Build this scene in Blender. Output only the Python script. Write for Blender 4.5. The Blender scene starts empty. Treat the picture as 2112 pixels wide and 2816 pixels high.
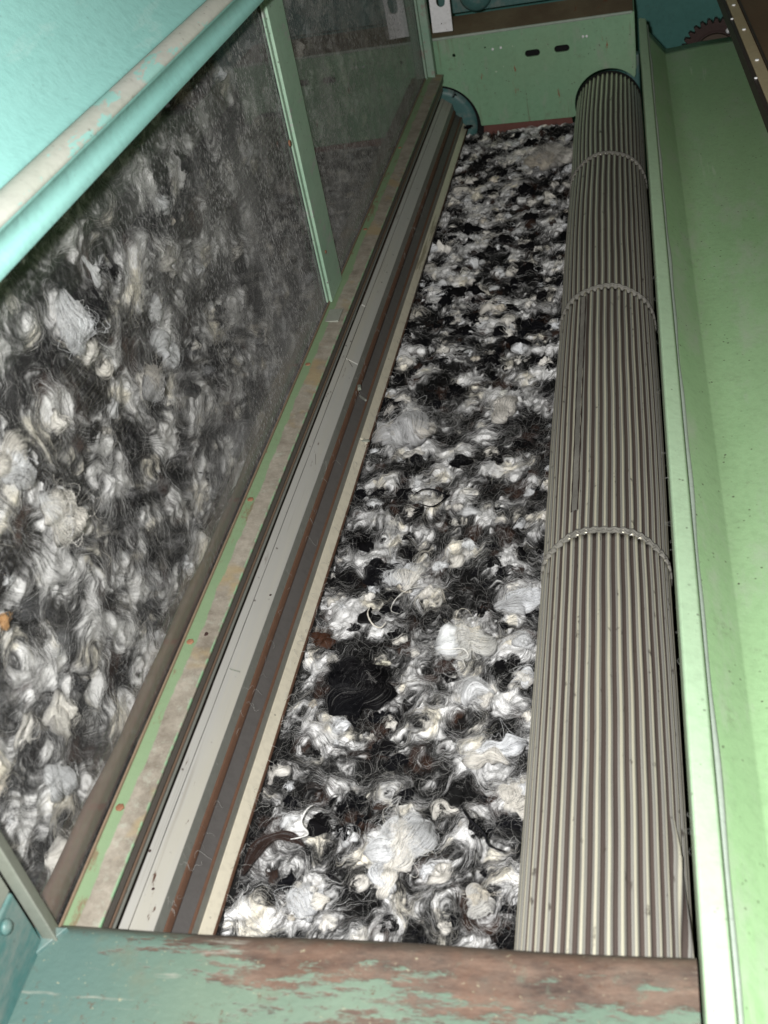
import bpy, math, random
import numpy as np
from mathutils import Vector, Matrix
random.seed(7); RNG = np.random.default_rng(11)
S = bpy.context.scene
COL = S.collection
PI = math.pi

# ---------------------------------------------------------------- camera
cam_d = bpy.data.cameras.new('camera'); cam = bpy.data.objects.new('camera', cam_d); COL.objects.link(cam)
cam_d.sensor_fit = 'VERTICAL'; cam_d.sensor_height = 36; cam_d.lens = 39.18
cam_d.clip_start = 0.02; cam_d.clip_end = 50
RX = Vector((0.97179268, 0.1598531, -0.17339542))
UP = Vector((0.03959817, 0.61419899, 0.78815708))
BK = Vector((0.23248865, -0.77279142, 0.59054419))
cam.matrix_world = Matrix(((RX.x, UP.x, BK.x, 0), (RX.y, UP.y, BK.y, 0), (RX.z, UP.z, BK.z, 0), (0, 0, 0, 1)))
cam_d.dof.use_dof = True; cam_d.dof.focus_distance = 1.15; cam_d.dof.aperture_fstop = 14
S.camera = cam
# ---------------------------------------------------------------- world: dim indoor ambience
W = bpy.data.worlds.new('World'); S.world = W; W.use_nodes = True
bg = W.node_tree.nodes['Background']; bg.inputs[0].default_value = (1.0, 0.84, 0.46, 1); bg.inputs[1].default_value = 0.075
# ---------------------------------------------------------------- the camera's flash
fl = bpy.data.lights.new('camera_flash', 'POINT'); fl.energy = 57; fl.color = (1.0, 0.99, 0.97); fl.shadow_soft_size = 0.012
flo = bpy.data.objects.new('camera_flash', fl); COL.objects.link(flo)
flo.location = -0.045 * RX + 0.015 * UP + 0.02 * BK
S.view_settings.view_transform = 'Standard'; S.view_settings.look = 'None'
S.view_settings.exposure = 0.0; S.view_settings.gamma = 1

# ================================================================= node helpers
class NT:
    def __init__(s, name):
        s.m = bpy.data.materials.new(name); s.m.use_nodes = True
        s.t = s.m.node_tree; s.n = s.t.nodes; s.n.clear()
        s.out = s.n.new('ShaderNodeOutputMaterial')
        s.co = s.n.new('ShaderNodeTexCoord').outputs['Object']
    def link(s, a, b): s.t.links.new(a, b)
    def put(s, sock, v):
        if isinstance(v, bpy.types.NodeSocket): s.link(v, sock)
        elif v is not None:
            if hasattr(sock.default_value, '__len__') and not hasattr(v, '__len__'): v = (v, v, v, 1)[:len(sock.default_value)]
            if hasattr(v, '__len__') and len(v) == 3 and len(sock.default_value) == 4: v = (*v, 1)
            sock.default_value = v
    def mapping(s, scale, co=None, loc=(0, 0, 0)):
        m = s.n.new('ShaderNodeMapping'); m.inputs['Scale'].default_value = scale; m.inputs['Location'].default_value = loc
        s.link(co or s.co, m.inputs[0]); return m.outputs[0]
    def noise(s, scale, detail=4, rough=.6, co=None, stretch=None, loc=(0, 0, 0), dist=0):
        if stretch or loc != (0, 0, 0): co = s.mapping(stretch or (1, 1, 1), co, loc)
        n = s.n.new('ShaderNodeTexNoise'); n.inputs['Scale'].default_value = scale
        n.inputs['Detail'].default_value = detail; n.inputs['Roughness'].default_value = rough
        n.inputs['Distortion'].default_value = dist
        s.link(co or s.co, n.inputs['Vector']); return n.outputs[0]
    def voro(s, scale, co=None, feature='F1', stretch=None):
        if stretch: co = s.mapping(stretch, co)
        n = s.n.new('ShaderNodeTexVoronoi'); n.inputs['Scale'].default_value = scale; n.feature = feature
        s.link(co or s.co, n.inputs['Vector']); return n
    def ramp(s, v, a, b, lo=0., hi=1.):
        n = s.n.new('ShaderNodeMapRange'); n.inputs['From Min'].default_value = a; n.inputs['From Max'].default_value = b
        n.inputs['To Min'].default_value = lo; n.inputs['To Max'].default_value = hi
        s.put(n.inputs['Value'], v); return n.outputs[0]
    def math(s, op, a, b=0.):
        n = s.n.new('ShaderNodeMath'); n.operation = op; s.put(n.inputs[0], a); s.put(n.inputs[1], b); return n.outputs[0]
    def mix(s, f, a, b, mode='MIX'):
        n = s.n.new('ShaderNodeMix'); n.data_type = 'RGBA'; n.blend_type = mode
        s.put(n.inputs[0], f); s.put(n.inputs[6], a); s.put(n.inputs[7], b); return n.outputs[2]
    def attr(s, name, which='Color'):
        n = s.n.new('ShaderNodeAttribute'); n.attribute_name = name; return n.outputs[which]
    def sep(s, v):
        n = s.n.new('ShaderNodeSeparateXYZ'); s.link(v, n.inputs[0]); return n.outputs
    def bump(s, h, strength=.3, dist=.001):
        n = s.n.new('ShaderNodeBump'); n.inputs['Strength'].default_value = strength; n.inputs['Distance'].default_value = dist
        s.link(h, n.inputs['Height']); return n.outputs[0]
    def bsdf(s, color, rough=.5, metal=0., normal=None, spec=.5, coat=0.):
        p = s.n.new('ShaderNodeBsdfPrincipled')
        s.put(p.inputs['Base Color'], color); s.put(p.inputs['Roughness'], rough); s.put(p.inputs['Metallic'], metal)
        s.put(p.inputs['Specular IOR Level'], spec); p.inputs['Coat Weight'].default_value = coat
        if normal: s.link(normal, p.inputs['Normal'])
        return p.outputs[0]
    def done(s, sh): s.link(sh, s.out.inputs[0]); return s.m

def paint(name, base, alt, worn=(.30, .26, .22), worn_amt=.0, rust=(.16, .06, .03), rust_amt=.0, speck=.5,
          dust=None, dust_amt=0., rough=.42, stretch=(1, .35, 1), scale=1., metal=0., smudge=0., drips=0.):
    t = NT(name)
    c = t.mix(t.ramp(t.noise(9 * scale, 4, stretch=stretch), .35, .65), base, alt)
    c = t.mix(t.ramp(t.noise(160, 3), .45, .75, 0, .26), c, tuple(x * .55 for x in base))
    if dust:
        d = t.ramp(t.noise(26 * scale, 6, .7, stretch=stretch, loc=(3, 1, 2)), .62 - .35 * dust_amt, .75 - .25 * dust_amt, 0, .85)
        c = t.mix(d, c, dust)
    if drips:
        g = t.math('MULTIPLY', t.ramp(t.noise(75, 5, .7, stretch=(1, 1, .035), loc=(1, 0, 4)), .57, .63), t.ramp(t.noise(14, 3, loc=(3, 2, 1)), .42, .56)); c = t.mix(t.math('MULTIPLY', g, drips), c, (.13, .085, .05))
    if smudge:
        g = t.math('MULTIPLY', t.ramp(t.noise(38, 8, .75, loc=(2, 6, 3)), .58, .70), t.ramp(t.noise(7, 2, loc=(8, 1, 1)), .48, .60))
        c = t.mix(t.math('MULTIPLY', g, smudge), c, (.16, .17, .12))
        g = t.ramp(t.noise(6, 4, .6, stretch=(1, .5, 1), loc=(5, 2, 1)), .40, .7, 0, smudge * .5); c = t.mix(g, c, (.23, .32, .19))
        g = t.math('MULTIPLY', t.ramp(t.noise(120, 3, .6, stretch=(1, .05, 1), loc=(0, 4, 4)), .66, .70), t.ramp(t.noise(9, 2, loc=(3, 3, 9)), .5, .6)); c = t.mix(t.math('MULTIPLY', g, smudge), c, (.5, .6, .45))
    r = rough
    if worn_amt:
        w = t.ramp(t.noise(30 * scale, 8, .72, stretch=stretch, loc=(1, 5, 2)), .70 - .3 * worn_amt, .73 - .3 * worn_amt)
        c = t.mix(w, c, worn)
    if rust_amt:
        w = t.ramp(t.noise(38 * scale, 9, .75, stretch=stretch, loc=(7, 2, 9)), .70 - .3 * rust_amt, .74 - .3 * rust_amt)
        rc = t.mix(t.noise(220, 4), rust, tuple(min(1, x * 2.2) for x in rust))
        c = t.mix(w, c, rc); r = t.ramp(w, 0, 1, rough, .85)
    if speck:
        v = t.voro(150).outputs['Distance']
        gate = t.ramp(t.noise(60, 2, loc=(4, 4, 4)), .5, .62)
        k = t.math('MULTIPLY', t.ramp(v, .17, .10), gate)
        c = t.mix(t.math('MULTIPLY', k, speck), c, (.07, .055, .045))
    h = t.math('ADD', t.noise(300, 4), t.math('MULTIPLY', t.noise(25, 4), 2.))
    return t.done(t.bsdf(c, r, metal, t.bump(h, .25, .0008), spec=.4))

M = {}
M['mint'] = paint('mint_green_paint', (.29, .475, .245), (.33, .515, .28), worn_amt=.0, speck=.9, smudge=.5, dust=(.38, .48, .34), dust_amt=.3, rough=.38)
M['mint_rail'] = paint('mint_rail_paint', (.40, .56, .375), (.44, .60, .41), speck=.7, smudge=.3, rough=.36)
M['plate'] = paint('end_plate_green', (.19, .36, .22), (.23, .40, .25), rust_amt=.22, speck=.9, smudge=.7, drips=.6, dust=(.30, .34, .28), dust_amt=.2, rough=.5, stretch=(1, 1, .3))
M['plate_dark'] = paint('plate_foot_rust', (.17, .07, .055), (.12, .05, .04), speck=.3, rough=.8)
M['teal'] = paint('teal_paint', (.055, .145, .140), (.075, .175, .165), speck=.5, rust_amt=.08, dust=(.20, .22, .20), dust_amt=.35, rough=.45)
M['teal_dark'] = paint('teal_wall_paint', (.045, .17, .15), (.06, .20, .18), speck=.4, rough=.5)
M['cyan'] = paint('cyan_cover_paint', (.29, .60, .56), (.33, .64, .60), speck=.25, dust=(.44, .68, .64), dust_amt=.05, rough=.30, stretch=(1, .2, 1))
M['ledge'] = paint('ledge_rust', (.20, .14, .09), (.32, .26, .17), rust_amt=.35, speck=.5, rough=.8)
M['divider'] = paint('divider_green', (.28, .43, .315), (.34, .48, .365), worn=(.36, .40, .36), worn_amt=.35, rust_amt=.06, speck=.8, rough=.5, scale=2)
M['post'] = paint('post_green', (.20, .34, .25), (.26, .36, .28), worn=(.25, .24, .20), worn_amt=.5, rust_amt=.1, speck=.6, rough=.55, scale=2)
M['sill'] = paint('brown_felt_seal', (.10, .063, .050), (.155, .105, .085), speck=.5, rough=.95, dust=(.16, .12, .10), dust_amt=.2)
def mat_slat():
    t = NT('grey_slat_metal')
    c = t.mix(t.noise(30, 6, .65, stretch=(1, .05, 1)), (.32, .315, .295), (.43, .425, .40))
    c = t.mix(t.ramp(t.noise(55, 5, .6, stretch=(1, .03, 1), loc=(2, 0, 4)), .5, .72, 0, .6), c, (.42, .40, .33))
    c = t.mix(t.ramp(t.noise(180, 3, .6, stretch=(1, .018, 1), loc=(1, 1, 1)), .60, .68, 0, .45), c, (.22, .20, .17))
    k = t.math('MULTIPLY', t.ramp(t.noise(140, 6, .7, stretch=(1, .16, 1), loc=(6, 2, 1)), .63, .66), t.ramp(t.noise(14, 3, .5, stretch=(1, .5, 1), loc=(0, 3, 1)), .50, .58))
    c = t.mix(k, c, (.09, .05, .035))
    v = t.math('MULTIPLY', t.ramp(t.voro(110).outputs['Distance'], .16, .10), t.ramp(t.noise(50, 2, loc=(4, 4, 4)), .52, .6))
    c = t.mix(t.math('MULTIPLY', v, .8), c, (.06, .045, .04))
    h = t.math('ADD', t.noise(200, 5, .7, stretch=(1, .06, 1)), t.math('MULTIPLY', k, -1.))
    return t.done(t.bsdf(c, t.ramp(t.noise(40, 4), .3, .7, .35, .55), .1, t.bump(h, .3, .0008), spec=.5))
M['grey_plate'] = mat_slat()
M['grey_bevel'] = paint('grey_bevel_metal', (.17, .175, .155), (.25, .25, .225), rust_amt=.15, worn=(.32, .30, .24), worn_amt=.2, speck=.5, rough=.45, stretch=(1, .05, 1), metal=.2)
M['dark_plate'] = paint('dark_slat_metal', (.075, .07, .068), (.12, .11, .105), rust=(.09, .035, .022), rust_amt=.30, worn=(.17, .16, .15), worn_amt=.2, speck=.3, rough=.55, stretch=(1, .06, 1), metal=.2)
M['rust_edge'] = paint('rust_edge', (.085, .042, .026), (.14, .074, .044), worn=(.055, .042, .036), worn_amt=.38, speck=.4, rough=.75, stretch=(1, .05, 1))
M['brown_groove'] = paint('brown_groove', (.07, .055, .045), (.12, .085, .06), speck=.4, rough=.65, stretch=(1, .05, 1), metal=.2)
M['rail_dark'] = paint('rail_dark_brown', (.13, .115, .10), (.20, .175, .15), rust_amt=.1, speck=.4, rough=.55, stretch=(1, .05, 1), metal=.2)
M['rib_brown'] = paint('rib_brown', (.20, .135, .095), (.27, .20, .14), speck=.4, rough=.45, stretch=(1, .05, 1), metal=.2)
M['cream'] = paint('cream_strip', (.70, .64, .51), (.78, .73, .60), worn=(.40, .35, .25), worn_amt=.26, speck=.6, rough=.30, stretch=(1, .05, 1), metal=.3)
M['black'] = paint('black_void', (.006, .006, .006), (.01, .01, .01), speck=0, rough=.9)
M['silver'] = paint('bare_zinc', (.78, .78, .80), (.84, .84, .86), speck=.4, rough=.4, metal=.1, dust=(.45, .45, .42), dust_amt=.15)
M['brownboard'] = paint('brown_board', (.10, .055, .03), (.14, .08, .045), speck=.3, rough=.55)
M['gold'] = paint('dusty_brass_trim', (.42, .33, .20), (.50, .41, .27), speck=.4, rough=.5, metal=.2)
M['dull'] = paint('dull_aluminium', (.22, .24, .20), (.30, .31, .27), speck=.5, rough=.5, metal=.2)
M['gear'] = paint('oily_gear', (.045, .03, .028), (.07, .04, .035), speck=.4, rough=.5, metal=.4)
M['screw'] = paint('rusty_screw', (.20, .09, .05), (.28, .14, .08), speck=.4, rough=.7)
M['bead'] = paint('grey_sealant', (.30, .37, .31), (.38, .43, .38), speck=.3, rough=.6)

def mat_frame():           # mint paint worn to dirty zinc towards the machine side
    t = NT('frame_worn_paint')
    x = t.attr('across', 'Fac')
    n = t.math('MULTIPLY', t.math('SUBTRACT', t.noise(26, 7, .7, stretch=(1, .45, 1)), .5), .55)
    f = t.ramp(t.math('ADD', x, n), .33, .38)
    g = t.mix(t.noise(14, 5), (.15, .225, .125), (.21, .29, .17))
    g = t.mix(t.ramp(t.noise(45, 8, .75, stretch=(1, .4, 1), loc=(2, 2, 2)), .56, .62, 0, .8), g, (.17, .11, .07))
    d = t.mix(t.ramp(t.noise(40, 9, .78), .35, .65), (.16, .138, .11), (.33, .30, .25))
    d = t.mix(t.ramp(t.noise(120, 6, .7), .55, .7, 0, .6), d, (.34, .36, .30))
    d = t.mix(t.ramp(t.noise(12, 4, .7, loc=(9, 1, 1)), .56, .66, 0, .7), d, (.30, .23, .12))
    c = t.mix(f, g, d)
    e = t.ramp(x, .93, .99); c = t.mix(t.math('MULTIPLY', e, t.ramp(t.noise(90, 5), .45, .55)), c, (.20, .34, .20))
    return t.done(t.bsdf(c, .62, 0, t.bump(t.noise(160, 7, .7), .4, .0012), spec=.3))
M['frame'] = mat_frame()

def mat_beam():
    t = NT('rusty_beam_paint')
    p = t.sep(t.attr('wpos', 'Vector'))
    g = t.mix(t.ramp(t.noise(9, 5, stretch=(1, 1, 1)), .35, .65), (.10, .15, .115), (.15, .205, .155))
    g = t.mix(t.ramp(p[0], -.33, -.25, 1, 0), g, (.085, .145, .13))
    g = t.mix(t.ramp(t.noise(40, 6), .55, .7, 0, .5), g, (.13, .14, .10))
    n = t.math('ADD', t.math('MULTIPLY', t.noise(42, 10, .76, stretch=(.3, 1.5, 1), loc=(3, 0, 1)), .60), t.math('MULTIPLY', t.noise(95, 6, .7, stretch=(.45, 1.2, 1)), .35))
    edge = t.ramp(p[1], .300, .324, 0, .10)
    lft = t.ramp(p[0], -.335, -.22, -.20, 0)
    nn = t.math('ADD', t.math('ADD', n, edge), lft)
    f = t.math('MULTIPLY', t.ramp(nn, .462, .50), t.ramp(t.noise(85, 4, loc=(1, 8, 3)), .28, .42, .55, 1))
    r = t.mix(t.ramp(t.noise(45, 9, .78, stretch=(.4, 1.3, 1)), .36, .62), (.045, .032, .027), (.165, .112, .085))
    r = t.mix(t.ramp(t.noise(14, 4, loc=(3, 9, 0)), .52, .66, 0, .4), r, (.13, .065, .040))
    r = t.mix(t.ramp(t.noise(60, 6, loc=(5, 5, 0)), .5, .7, 0, .6), r, (.10, .085, .07))
    c = t.mix(f, g, r)
    b = t.ramp(p[1], .3245, .332, 0, .75); c = t.mix(b, c, (.07, .055, .04))
    c = t.mix(t.ramp(t.noise(70, 5, stretch=(.15, 1, 1), loc=(1, 2, 8)), .63, .69, 0, .6), c, (.30, .29, .25))
    ch = t.math('MULTIPLY', t.ramp(t.noise(130, 6, .8, loc=(9, 9, 2)), .58, .61), t.ramp(t.noise(16, 4, .6, loc=(2, 0, 7)), .44, .56)); c = t.mix(ch, c, (.10, .06, .042))
    c = t.mix(t.ramp(t.noise(260, 3, .7, loc=(4, 4, 4)), .66, .72, 0, .7), c, (.34, .32, .22))
    h = t.math('ADD', t.math('MULTIPLY', f, -.6), t.noise(200, 5))
    return t.done(t.bsdf(c, t.ramp(f, 0, 1, .42, .6), 0, t.bump(h, .5, .0012), spec=.5))
M['beam'] = mat_beam()

def mat_roller():
    t = NT('fluted_steel')
    r = t.attr('ridge', 'Fac')
    n = t.math('MULTIPLY', t.math('SUBTRACT', t.noise(60, 6, .7, stretch=(1, .05, 1)), .5), .28)
    rn = t.math('ADD', r, n)
    st = t.noise(45, 5, .6, stretch=(1, .03, 1), loc=(4, 1, 1))
    top = t.mix(st, (.78, .74, .58), (.97, .93, .76))
    mid = t.mix(t.noise(30, 5, .6, stretch=(1, .04, 1)), (.29, .285, .265), (.43, .42, .38))
    low = t.mix(t.noise(35, 6, .7, stretch=(1, .12, 1)), (.042, .034, .033), (.12, .088, .072))
    c = t.mix(t.ramp(rn, .40, .52), low, mid); c = t.mix(t.ramp(rn, .84, .95), c, top)  # crest highlights and flank shading painted by ridge height; valleys brown with dirt
    c = t.mix(t.ramp(t.noise(130, 4, loc=(3, 3, 3), stretch=(1, .5, 1)), .64, .72, 0, .8), c, (.06, .045, .035))
    f = t.ramp(rn, .35, .8)
    return t.done(t.bsdf(c, t.ramp(f, 0, 1, .6, .40), t.ramp(f, 0, 1, .2, .55), t.bump(t.noise(400, 4, stretch=(1, .2, 1)), .2, .0004)))
M['roller'] = mat_roller()

def mat_wool_body():
    t = NT('wool_body')
    c = t.attr('col')
    fib = t.attr('fib', 'Vector')
    n = t.noise(1.0, 6, .75, co=fib, stretch=(90, 1500, 1), dist=.7)
    n2 = t.noise(1.0, 3, .6, co=fib, stretch=(140, 260, 1))
    k = t.ramp(t.math('ADD', t.math('MULTIPLY', n, .7), t.math('MULTIPLY', t.noise(420, 5, .75, dist=1.2), .3)), .36, .60, .62, 1.12)
    cc = t.mix(1., c, k, 'MULTIPLY')
    h = t.math('ADD', n, t.math('MULTIPLY', n2, .8))
    return t.done(t.bsdf(cc, .85, 0, t.bump(h, .6, .0012), spec=.06))
M['wool_body'] = mat_wool_body()
def mat_fibre():
    t = NT('wool_fibre')
    c = t.attr('col')
    d = t.n.new('ShaderNodeBsdfDiffuse'); t.link(c, d.inputs[0])
    tr = t.n.new('ShaderNodeBsdfTranslucent'); t.link(c, tr.inputs[0])
    gl = t.n.new('ShaderNodeBsdfGlossy'); gl.inputs['Roughness'].default_value = .35; gl.inputs[0].default_value = (1, 1, 1, 1)
    m = t.n.new('ShaderNodeMixShader'); m.inputs[0].default_value = .25; t.link(d.outputs[0], m.inputs[1]); t.link(tr.outputs[0], m.inputs[2])
    m2 = t.n.new('ShaderNodeMixShader'); m2.inputs[0].default_value = .008; t.link(m.outputs[0], m2.inputs[1]); t.link(gl.outputs[0], m2.inputs[2])
    return t.done(m2.outputs[0])
M['fibre'] = mat_fibre()
def mat_felt():
    t = NT('matted_wool')
    c = t.attr('col')
    n = t.noise(900, 5, .75, dist=1.)
    cc = t.mix(1., c, t.ramp(n, .3, .7, .82, 1.12), 'MULTIPLY')
    d = t.bsdf(cc, .9, 0, t.bump(n, .5, .0008), spec=.12)
    return t.done(d)
M['felt'] = mat_felt()

def mat_glass():
    t = NT('dusty_pane')
    p = t.sep(t.attr('wpos', 'Vector'))
    fr = t.n.new('ShaderNodeFresnel'); ge = t.n.new('ShaderNodeNewGeometry'); t.link(t.ramp(ge.outputs['Backfacing'], 0, 1, 1.5, 1 / 1.5), fr.inputs[0])
    tr = t.n.new('ShaderNodeBsdfTransparent'); tr.inputs[0].default_value = (.96, .96, .955, 1)
    gl = t.n.new('ShaderNodeBsdfGlossy'); gl.inputs['Roughness'].default_value = .012
    m = t.n.new('ShaderNodeMixShader')
    t.link(fr.outputs[0], m.inputs[0]); t.link(tr.outputs[0], m.inputs[1]); t.link(gl.outputs[0], m.inputs[2])
    # dust: smears hanging down, fine specks, thicker towards the far half
    smear = t.ramp(t.noise(14, 6, .65, stretch=(1, 1, .28)), .48, .75)
    speck = t.ramp(t.noise(430, 2, .5, stretch=(1, 1, .45)), .56, .68)
    dens = t.ramp(p[1], .62, 1.15, .12, 1.)
    low = t.ramp(t.math('ADD', p[2], t.math('MULTIPLY', t.noise(20, 4), .08)), -.50, -.43, 1., 0.)
    a = t.math('MULTIPLY', t.math('ADD', t.math('MULTIPLY', smear, .17), t.math('MULTIPLY', t.math('MULTIPLY', speck, t.ramp(t.noise(10, 3, loc=(0, 3, 0)), .38, .58)), .8)), dens)
    a = t.math('ADD', a, t.math('MULTIPLY', t.math('MULTIPLY', low, dens), .10))
    a = t.math('ADD', t.math('MULTIPLY', a, 1.7), t.math('MULTIPLY', t.ramp(p[1], .70, 1.12, .10, 1.), t.ramp(t.noise(7, 4), .3, .6, .06, .17)))
    d = t.n.new('ShaderNodeBsdfDiffuse'); d.inputs[0].default_value = (.42, .42, .425, 1)
    m2 = t.n.new('ShaderNodeMixShader'); t.link(a, m2.inputs[0]); t.link(m.outputs[0], m2.inputs[1]); t.link(d.outputs[0], m2.inputs[2])
    return t.done(m2.outputs[0])
M['glass'] = mat_glass()

# ================================================================= object helpers
def thing(name, label, cat, loc, group=None):
    o = bpy.data.objects.new(name, None); o.empty_display_size = .02; COL.objects.link(o); o.location = loc
    o['label'] = label; o['category'] = cat
    if group: o['group'] = group
    return o
def wloc(o):
    v = Vector((0, 0, 0))
    while o is not None: v = v + Vector(o.location); o = o.parent
    return v
def mesh(name, V, F, mat, parent=None, smooth=False, attrs=None, label=None, kind=None, wpos=False):
    me = bpy.data.meshes.new(name)
    V = np.asarray(V, float)
    off = np.array(wloc(parent)) if parent else np.zeros(3)
    me.from_pydata((V - off).tolist(), [], F if isinstance(F, list) else F.tolist()); me.update()
    if smooth: me.shade_smooth()
    if attrs:
        for k, (typ, arr) in attrs.items(): setattr_arr(me, k, typ, 'POINT', arr)
    if wpos: setattr_arr(me, 'wpos', 'FLOAT_VECTOR', 'POINT', V)
    o = bpy.data.objects.new(name, me); COL.objects.link(o)
    if mat: me.materials.append(mat)
    if parent: o.parent = parent
    if label: o['label'] = label
    if kind: o['kind'] = kind
    return o
def setattr_arr(me, k, typ, dom, arr):
    a = me.attributes.new(k, typ, dom)
    arr = np.asarray(arr, dtype=np.float32)
    if typ == 'FLOAT': a.data.foreach_set('value', arr.ravel())
    elif typ == 'FLOAT_VECTOR': a.data.foreach_set('vector', arr.ravel())
    else: 
        if arr.shape[1] == 3: arr = np.concatenate([arr, np.ones((len(arr), 1), np.float32)], 1)
        a.data.foreach_set('color', arr.ravel())
def bevel(o, w=.001, seg=2):
    m = o.modifiers.new('bevel', 'BEVEL'); m.width = w; m.segments = seg; m.limit_method = 'ANGLE'; m.angle_limit = math.radians(35)
    o.data.shade_smooth()
    m2 = o.modifiers.new('wn', 'WEIGHTED_NORMAL'); m2.keep_sharp = False
    return o
def box(name, lo, hi, mat, parent=None, b=.001, **k):
    x0, y0, z0 = lo; x1, y1, z1 = hi
    V = [(x0, y0, z0), (x1, y0, z0), (x1, y1, z0), (x0, y1, z0), (x0, y0, z1), (x1, y0, z1), (x1, y1, z1), (x0, y1, z1)]
    F = [(0, 3, 2, 1), (4, 5, 6, 7), (0, 1, 5, 4), (1, 2, 6, 5), (2, 3, 7, 6), (3, 0, 4, 7)]
    o = mesh(name, V, F, mat, parent, **k)
    return bevel(o, b) if b else o
def sweep(name, prof0, prof1, y0, y1, mat, parent=None, ny=2, b=.0006, closed=True, jitter=0., smooth=False, across=None, wpos=False, label=None):
    """closed cross-section (x,z) at y0 blending to another at y1"""
    p0 = np.array(prof0, float); p1 = np.array(prof1, float); n = len(p0)
    V = []; A = []
    for j in range(ny):
        f = j / (ny - 1); p = p0 * (1 - f) + p1 * f; y = y0 + (y1 - y0) * f
        jx = jitter * (math.sin(y * 37) + math.sin(y * 91 + 2)) * .5
        for i, (x, z) in enumerate(p): V.append((x + jx, y, z)); A.append(across[i] if across else 0)
    F = []
    for j in range(ny - 1):
        for i in range(n): 
            a = j * n + i; b_ = j * n + (i + 1) % n; F.append((a, b_, b_ + n, a + n))
    F.append(tuple(range(n))[::-1]); F.append(tuple((ny - 1) * n + i for i in range(n)))
    o = mesh(name, V, F, mat, parent, attrs={'across': ('FLOAT', A)} if across else None, wpos=wpos, label=label, smooth=smooth)
    import bmesh
    bm = bmesh.new(); bm.from_mesh(o.data); bmesh.ops.recalc_face_normals(bm, faces=bm.faces); bm.to_mesh(o.data); bm.free()
    return bevel(o, b) if b else o
def plate2d(name, loops, thick, origin, ux, uy, mat, parent, bev=.0008, **k):
    """flat plate with real holes: loops in 2D (first outer, rest holes), laid along ux, uy from origin"""
    cu = bpy.data.curves.new(name, 'CURVE'); cu.dimensions = '2D'; cu.fill_mode = 'BOTH'; cu.extrude = thick / 2; cu.bevel_depth = bev
    for L in loops:
        sp = cu.splines.new('POLY'); sp.points.add(len(L) - 1)
        for i, (a, b_) in enumerate(L): sp.points[i].co = (a, b_, 0, 1)
        sp.use_cyclic_u = True
    tmp = bpy.data.objects.new('tmp', cu); COL.objects.link(tmp)
    dg = bpy.context.evaluated_depsgraph_get(); me0 = bpy.data.meshes.new_from_object(tmp.evaluated_get(dg))
    bpy.data.objects.remove(tmp)
    ux = np.array(ux, float); uy = np.array(uy, float); uz = np.cross(ux, uy)
    V = np.array([v.co[:] for v in me0.vertices]); F = [tuple(p.vertices) for p in me0.polygons]
    Wd = np.array(origin, float) + V[:, :1] * ux + V[:, 1:2] * uy + V[:, 2:3] * uz
    return mesh(name, Wd, F, mat, parent, **k)
def circ(cx, cy, r, n=40, a0=0, a1=2 * PI, end=False):
    m = n if not end else n - 1
    return [(cx + r * math.cos(a0 + (a1 - a0) * i / m), cy + r * math.sin(a0 + (a1 - a0) * i / m)) for i in range(n)]
def slot(cx, cy, w, h, n=10):
    r = h / 2; d = w / 2 - r
    return [(cx + d + r * math.cos(a), cy + r * math.sin(a)) for a in np.linspace(-PI / 2, PI / 2, n)] + \
           [(cx - d + r * math.cos(a), cy + r * math.sin(a)) for a in np.linspace(PI / 2, 3 * PI / 2, n)]
def disc(name, c, axis, r, h, mat, parent, n=24, dome=.0, **k):
    """short domed cylinder along axis"""
    ax = Vector(axis).normalized(); q = ax.to_track_quat('Z', 'Y')
    V = []; prof = [(r, 0), (r, h * .6), (r * .82, h * .95), (r * .4, h * (1 + dome)), (0.0001, h * (1 + dome * 1.2))]
    for rr, zz in prof:
        for i in range(n):
            V.append(tuple(Vector(c) + q @ Vector((rr * math.cos(2 * PI * i / n), rr * math.sin(2 * PI * i / n), zz))))
    F = [(j * n + i, j * n + (i + 1) % n, (j + 1) * n + (i + 1) % n, (j + 1) * n + i) for j in range(len(prof) - 1) for i in range(n)]
    F.append(tuple(range(n))[::-1])
    return mesh(name, V, F, mat, parent, smooth=True, **k)

# ================================================================= the setting
def struct(o): o['kind'] = 'structure'; return o
struct(box('rear_wall', (-.9, 2.34, -1.2), (1.2, 2.37, .6), M['teal_dark'], b=0))
struct(box('machine_floor', (-1.0, -.2, -.98), (1.2, 2.34, -.95), M['black'], b=0))

# ---- end plate across the far end
ep = thing('end_plate', 'green painted steel plate with two slots closing the far end of the wool trough', 'machine plate', (-.16, 2.0, -.68))
outer = [(-.350, -.508), (.0045, -.508), (.0045, -.662)]
outer = [(.0045, -.508), (-.350, -.508), (-.350, -.582)]
outer += [(-.345 + .078 * math.cos(a), -.662 + .078 * math.sin(a)) for a in np.linspace(math.radians(91), 0, 22)]
outer += [(-.266, -.664), (-.106, -.668)]
outer += [(-.0425 + .0585 * math.cos(a), -.650 + .0575 * math.sin(a)) for a in np.linspace(math.radians(196), math.radians(40), 24)]
outer += [(.0045, -.6085)]
holes = [slot(-.1655, -.5515, .027, .0125), slot(-.1155, -.5505, .027, .0125), circ(-.300, -.538, .0035, 14),
         circ(-.245, -.532, .0022, 10), circ(-.072, -.565, .0016, 8)]
plate2d('plate', [outer] + holes, .004, (0, 2.0, 0), (1, 0, 0), (0, 0, 1), M['plate'], ep)
box('slot_shade_box', (-.26, 2.03, -.60), (-.03, 2.034, -.513), M['black'], ep)  # black box added behind the plate to shade the slots dark
box('top_flange', (-.35, 2.0025, -.511), (.0045, 2.135, -.507), M['ledge'], ep)
box('folded_edge', (-.3495, 1.9965, -.5105), (.004, 2.0015, -.5055), M['bead'], ep, b=.002)
box('side_flange', (.0047, 1.998, -.60), (.0065, 2.12, -.507), M['plate'], ep, b=.0005)
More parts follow.
